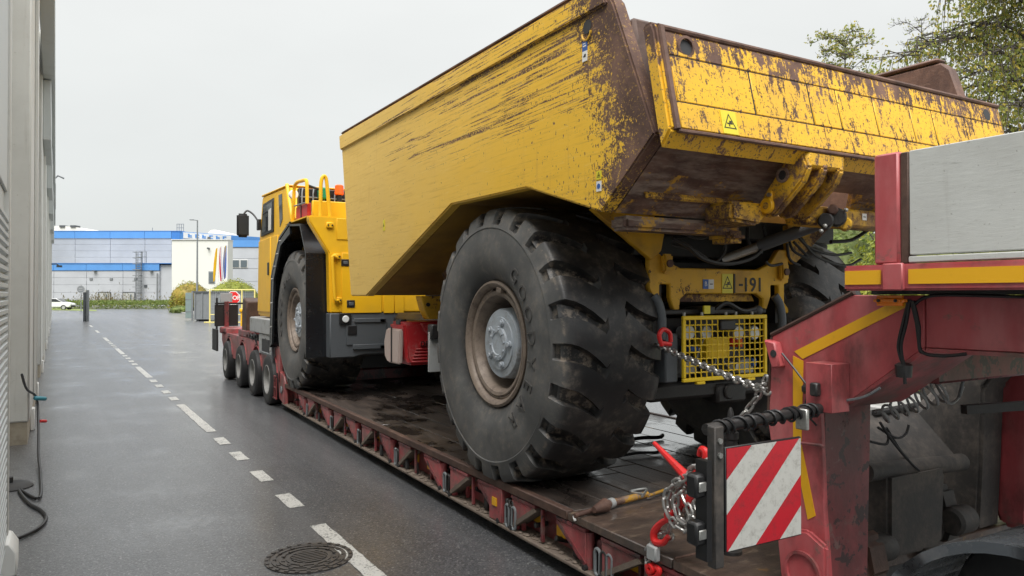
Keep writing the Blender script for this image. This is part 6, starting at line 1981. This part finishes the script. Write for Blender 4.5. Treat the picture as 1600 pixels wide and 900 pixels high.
lp(MB().box(2.757, 2.81, -.2, 1.708, 1.975, 2.0), 'board_rail', M['alu'], sb, bevel=.004)
ml = lp(MB().box(2.86, 2.90, 1.79, 1.935, 1.805, 1.848), 'marker_lamp', M['amber'], bevel=.016, seg=3)
for y in (1.825, 1.90):
    lp(MB().cyl((2.855, y, 1.827), (2.861, y, 1.827), .007, 8), 'lamp_screw', M['ink'], ml)
for h in ([(1420, 468), (1412, 500), (1404, 535), (1405, 552), (1412, 575), (1414, 600)], [(1422, 468), (1416, 505), (1408, 540), (1412, 570)], [(1424, 470), (1432, 505), (1437, 545), (1440, 550)], [(1427, 470), (1436, 510), (1439, 548), (1470, 556), (1510, 553)], [(1376, 472), (1392, 470), (1410, 466)], [(1430, 475), (1445, 465), (1480, 461), (1600, 464)]):
    lp(MB().tube(smooth_path([up(u, v, x=2.90) for u, v in h], 5), .007, 6), 'lamp_cable', M['hose'])
lp(MB().lathe([(.0, -.03), (.03, -.03), (.034, .02), (.02, .03), (0, .03)], up(1412, 578, x=2.92), 'z', 12), 'cable_plug', M['black'])

# ================================================================== warning board on its swing-out arm
wbn = thing('warning_board', 'square red and white striped warning board on a black arm beside the neck', 'warning board', (2.3, 2.1, .82))
def wp(mb, name, mat, parent=None, **k):
    return part(mb, name, mat, parent or wbn, **k)
BX, BW, BZ, BH, BY = 2.135, .425, .862, .395, 2.05
plate = wp(MB().box(BX - .006, BX + BW + .006, BY + .002, BY + .016, BZ - .006, BZ + BH + .006), 'backing', M['black'], bevel=.003)
wht = dirty('scuffed_reflective_white', (0.62, 0.62, 0.58), (0.24, 0.22, 0.19), 0.55, 22, 0.4, bump=.05)
rdd = dirty('scuffed_reflective_red', (0.56, 0.022, 0.035), (0.26, 0.03, 0.035), 0.55, 18, 0.35, bump=.05)
def stripe(pts, m_, o):
    wp(MB().prism([(BX + a * BW, BZ + b * BH) for a, b in pts], 'y', BY - o, BY + .0018), 'stripe', m_, plate)
stripe([(0, .70), (.32, 1), (0, 1)], rdd, 0)
stripe([(0, .36), (.66, 1), (.325, 1), (0, .695)], wht, 0)
stripe([(0, 0), (.01, 0), (.975, 1), (.665, 1), (0, .355)], rdd, 0)
stripe([(.015, 0), (.37, 0), (1, .62), (1, 1), (.98, 1)], wht, 0)
stripe([(.375, 0), (.70, 0), (1, .30), (1, .615)], rdd, 0)
stripe([(.705, 0), (1, 0), (1, .295)], wht, 0)
wp(MB().box(2.078, 2.128, 2.055, 2.10, .80, 1.345), 'bracket', M['dusty'], bevel=.005)
for z in (1.29, 1.235):
    wp(MB().cyl((2.10, 2.045, z), (2.10, 2.056, z), .011, 8), 'bolt', M['steel'])
wp(MB().cyl((2.09, 2.115, 1.325), (NX - .10, 2.165, 1.345), .023, 12), 'arm', M['grime'])
a, b = Vector((2.14, 2.115, 1.325)), Vector((NX - .13, 2.163, 1.342))
hel = []
n_ = 11
for i in range(n_ * 12 + 1):
    f = i / (n_ * 12)
    f2 = f + .018 * math.sin(f * 31)
    hel.append(a.lerp(b, f2) + Vector((0, math.cos(f * n_ * 6.283), math.sin(f * n_ * 6.283))) * .029)
wp(MB().tube(hel, .0065, 6), 'wrapped_cable', M['hose'])
wp(MB().box(2.66, 2.68, 2.10, 2.16, 1.27, 1.36), 'clip', M['steel'], bevel=.004)
for z in (1.125, .945):
    lh = wp(MB().box(1.985, 2.057, 2.06, 2.12, z - .045, z + .045), 'lamp_holder', M['black'], bevel=.01)
    wp(MB().box(1.995, 2.04, 2.052, 2.06, z - .02, z + .018), 'nut', M['steel'], lh, bevel=.006)
wp(MB().box(2.03, 2.057, 2.05, 2.11, .84, 1.22), 'lamp_strip', M['black'])

# ================================================================== chains, binder, stake
def link_mesh(L, W, r, n=8, m=20):
    s = (L - W) / 2
    path = []
    for i in range(m):
        a = 2 * math.pi * i / m
        path.append((math.cos(a) * (W / 2 - r) + (s if math.cos(a) >= 0 else -s), math.sin(a) * (W / 2 - r), 0))
    return mesh_of(MB().tube(path, r, n, closed=True), 'link')
LINK = link_mesh(.074, .048, .0082)
LINK.materials.append(M['chain'])
def chain(label, pts, cat='chain', name='lashing_chain', pitch=.0545, group='lashing chains', smooth=True):
    pts = smooth_path(pts, 10) if smooth else [Vector(p_) for p_ in pts]
    t_ = thing(name, label, cat, pts[0], 0, group)
    acc, want, k = 0.0, 0.0, 0
    for a, b in zip(pts, pts[1:]):
        L = (b - a).length
        while want <= acc + L and L > 1e-6:
            p_ = a.lerp(b, (want - acc) / L)
            d_ = (b - a).normalized()
            ref = Vector((.3, -.6, .7)) if abs(d_.z) < .9 else Vector((1, .2, 0))
            s_ = d_.cross(ref).normalized()
            if k % 2:
                s_ = d_.cross(s_).normalized()
            s_ = (s_ + Vector((random.uniform(-.25, .25), random.uniform(-.25, .25), random.uniform(-.25, .25)))).normalized()
            o_ = inst('link', LINK, None, t_, frame(p_ - Vector(t_.location), d_, s_))
            want += pitch
            k += 1
        acc += L
    return t_
chain('taut steel chain from the rear tyre across the yellow mesh guard to the neck', [(3.45, 3.95, 1.50), (3.30, 3.50, 1.447), (3.12, 3.0, 1.397), (2.96, 2.56, 1.365)])
chain('short steel chain hanging from the neck down to the black stake', [up(1196, 594, y=2.62), up(1180, 625, y=2.72), up(1160, 650, y=2.8), up(1143, 668, y=2.86), up(1134, 680, y=2.86)])
chain('heap of slack chain links looped round the red load binder', [up(u, v, x=2.70) for u, v in ((1107, 718), (1085, 735), (1072, 752), (1056, 762), (1047, 780), (1050, 800), (1062, 818), (1075, 812), (1084, 790), (1082, 765), (1092, 745), (1097, 770), (1099, 795), (1104, 812), (1092, 822), (1070, 826), (1052, 815), (1044, 796))])
chain('slack chain strand lying along the deck edge under the binder', [up(u, v, x=2.72) for u, v in ((1066, 758), (1080, 772), (1088, 790), (1074, 806), (1060, 800), (1055, 815), (1046, 826), (1048, 838), (1034, 832), (1026, 846), (1014, 858), (1012, 876), (1016, 892), (1026, 905))])
chain('bunched chain loops hanging left of the red binder barrel', [up(u, v, x=2.66) for u, v in ((1078, 745), (1062, 750), (1046, 764), (1040, 784), (1046, 806), (1058, 822), (1072, 828), (1080, 812), (1074, 788), (1064, 770), (1056, 784), (1060, 806), (1068, 816))])
chain('chain strand dropping from the upper hook behind the lamp holders', [up(u, v, x=2.69) for u, v in ((1104, 722), (1090, 728), (1078, 738), (1086, 752), (1092, 768), (1088, 786), (1094, 804), (1086, 818), (1068, 822))])
lbd = thing('load_binder', 'bright red lever load binder on the deck edge beside the striped board', 'load binder', (2.72, 3.0, .44))
def bp(mb, name, mat, parent=None, **k):
    return part(mb, name, mat, parent or lbd, **k)
P = lambda u, v, x=2.69: up(u, v, x=x)
a, b = P(1093, 766), P(1022, 692)
mid = a.lerp(b, .35)
d = (b - a).normalized()
bp(MB().tube([a, a.lerp(b, .2), a.lerp(b, .55), b], .02, 8, radii=[.034, .030, .020, .012]), 'lever', M['red_bright'])
bp(MB().tube([a.lerp(b, .02) + Vector((-.02, 0, .01)), a.lerp(b, .3) + Vector((-.022, 0, .006))], .012, 6), 'lever_rib', M['red_bright'])
bp(MB().cyl(P(1096, 748), P(1072, 790), .026, 14), 'barrel', M['red_bright'], bevel=.005)
bp(MB().cyl(P(1068, 778), P(1056, 802), .022, 14), 'barrel', M['red_bright'], bevel=.005)
bp(MB().lathe([(.012, -.022), (.03, -.022), (.034, 0), (.03, .022), (.012, .022)], P(1048, 806), 'x', 18, True), 'eye', M['red_bright'])
hook = smooth_path([P(1044, 812), P(1032, 818), P(1022, 832), P(1024, 846), P(1036, 848), P(1044, 838)], 6)
bp(MB().tube(hook, .02, 9, radii=[.013 + .008 * math.sin(math.pi * i / (len(hook) - 1)) for i in range(len(hook))]), 'grab_hook', M['red_bright'])
hook = smooth_path([P(1082, 742), P(1094, 732), P(1102, 718), P(1102, 706), P(1096, 702), P(1092, 712)], 6)
bp(MB().tube(hook, .02, 9, radii=[.012 + .008 * math.sin(math.pi * i / (len(hook) - 1)) for i in range(len(hook))]), 'grab_hook', M['red_bright'])
bp(MB().box(P(1025, 860).x - .03, P(1025, 860).x + .01, P(1025, 864).y - .03, P(1025, 864).y + .05, P(1025, 876).z, P(1025, 852).z), 'ring_plate', M['lgrey'], bevel=.008)
lbd2 = thing('load_binder', 'lower red hook of a second binder below the deck edge', 'load binder', (2.70, 3.2, .2))
h2 = smooth_path([P(1012, 882), P(1014, 894), P(1024, 902), P(1030, 892), P(1024, 886)], 6)
part(MB().tube(h2, .017, 9), 'grab_hook', M['red_bright'], lbd2)
part(MB().lathe([(.01, -.02), (.026, -.02), (.03, 0), (.026, .02), (.01, .02)], P(1018, 888, 2.68), 'x', 16, True), 'eye', M['red_bright'], lbd2)

stk = thing('deck_stake', 'black round stake standing on the deck behind the striped board', 'stake', (3.05, 2.9, .44))
part(MB().lathe([(.035, .445), (.035, 1.06), (.042, 1.065), (.042, 1.10), (.032, 1.105), (.032, 1.165), (.02, 1.17), (.016, 1.21), (.006, 1.235), (0, 1.236)], (3.05, 2.9, 0), 'z', 18), 'post', M['grime'], stk)
part(MB().lathe([(.06, .443), (.06, .46), (.035, .465)], (3.05, 2.9, 0), 'z', 18), 'base', M['grime'], stk)
shk = thing('shackle', 'red shackle hooked on the chain beside the rear tyre', 'shackle', (3.45, 3.9, 1.5))
part(MB().tube(smooth_path([up(u, v, y=3.86) for u, v in ((1034, 540), (1030, 524), (1036, 515), (1046, 520), (1048, 534))], 5), .016, 8), 'bow', M['red_bright'], shk)
part(MB().tube([up(1032, 536, y=3.86), up(1048, 538, y=3.86)], .016, 8), 'pin', M['red_bright'], shk)

jk = thing('turnbuckle', 'rusty turnbuckle with a long rod lying across the wet deck', 'turnbuckle', (3.1, 4.0, .44))
D = lambda u, v, z=.475: up(u, v, z=z)
part(MB().cyl(D(1012, 775, .48), D(1088, 748, .48), .011, 10), 'rod', M['rust_yel'], jk)
part(MB().cyl(D(948, 788, .48), D(1012, 772, .48), .025, 14, .022), 'body', M['rust_yel'], jk, bevel=.006)
part(MB().cyl(D(952, 787, .48), D(958, 785, .48), .033, 14), 'collar', M['lgrey'], jk, bevel=.004)
part(MB().cyl(D(946, 789, .49), D(928, 797, .485), .045, 14, .02), 'cone', M['rust'], jk)
part(MB().cyl(D(930, 796, .47), D(898, 806, .462), .016, 10), 'rod', M['rust'], jk)
part(MB().tube(smooth_path([D(1005, 772, .5), D(985, 768, .51), D(1010, 764, .5), D(1003, 776, .5)], 5), .009, 6), 'ring', M['steel'], jk)
rp = thing('white_strap', 'short white rope end drooping over the deck edge', 'rope', (2.7, 3.9, .42))
part(MB().tube(smooth_path([up(916, 801, z=.448), up(903, 803, z=.450), up(897, 807, x=2.692), up(899, 814, x=2.690)], 6), .009, 7), 'rope', M['white'], rp)
for i, (u, v, lab) in enumerate(((1012, 688, 'black rubber strip lying on the deck right of the rear tyre'), (1006, 712, 'small black rubber scrap on the deck behind the red lever'))):
    p = up(u, v, z=.444)
    rb = thing('rubber_strip', lab, 'rubber strip', p, 0, 'rubber scraps on the deck')
    part(MB().tube(smooth_path([(-.22, .03, .02), (-.05, .0, .03), (.12, -.02, .02), (.2, .01, .03)], 5), .02 - .006 * i, 6), 'strip', M['hose'], rb, local=True)

# ================================================================== tractor parts showing at the lower right corner
mg = thing('tractor_wheel_assembly', 'tractor wheel under a glossy grey plastic mudguard in the lower right corner', 'wheel', (3.2, 1.3, .3))
def arch(c, r, x0, x1, a0, a1, n, th):
    mb = MB()
    for i in range(n):
        t0, t1 = a0 + (a1 - a0) * i / n, a0 + (a1 - a0) * (i + 1) / n
        q0 = [(c[0] + math.cos(t_) * r, c[1] + math.sin(t_) * r) for t_ in (t0, t1)]
        q1 = [(c[0] + math.cos(t_) * (r - th), c[1] + math.sin(t_) * (r - th)) for t_ in (t1, t0)]
        pts = q0 + q1
        mb.hexa([(x0, *q_) for q_ in pts], [(x1, *q_) for q_ in pts])
    return mb
mgm = dirty('grey_plastic_mudguard', (0.075, 0.085, 0.095), (0.17, 0.17, 0.17), .5, 5, .25, bump=.05)
part(arch((1.32, .40), .57, 2.80, 3.62, R(20), R(150), 16, .02), 'shell', mgm, mg, merge=True)
part(arch((1.32, .40), .582, 2.78, 2.82, R(20), R(150), 16, .04), 'lip', mgm, mg, merge=True)
tyt = mg
part(MB().lathe([(.26, -.14), (.40, -.15), (.47, -.13), (.49, -.08), (.49, .08), (.47, .13), (.40, .15), (.26, .14)], (3.3, 1.32, .49), 'x', 40, True), 'tyre', M['tyre_small'], tyt)
part(MB().lathe([(.262, -.12), (.24, -.13), (.2, -.03), (.0, -.02)], (3.3, 1.32, .49), 'x', 30), 'rim', M['rim_grey'], tyt)
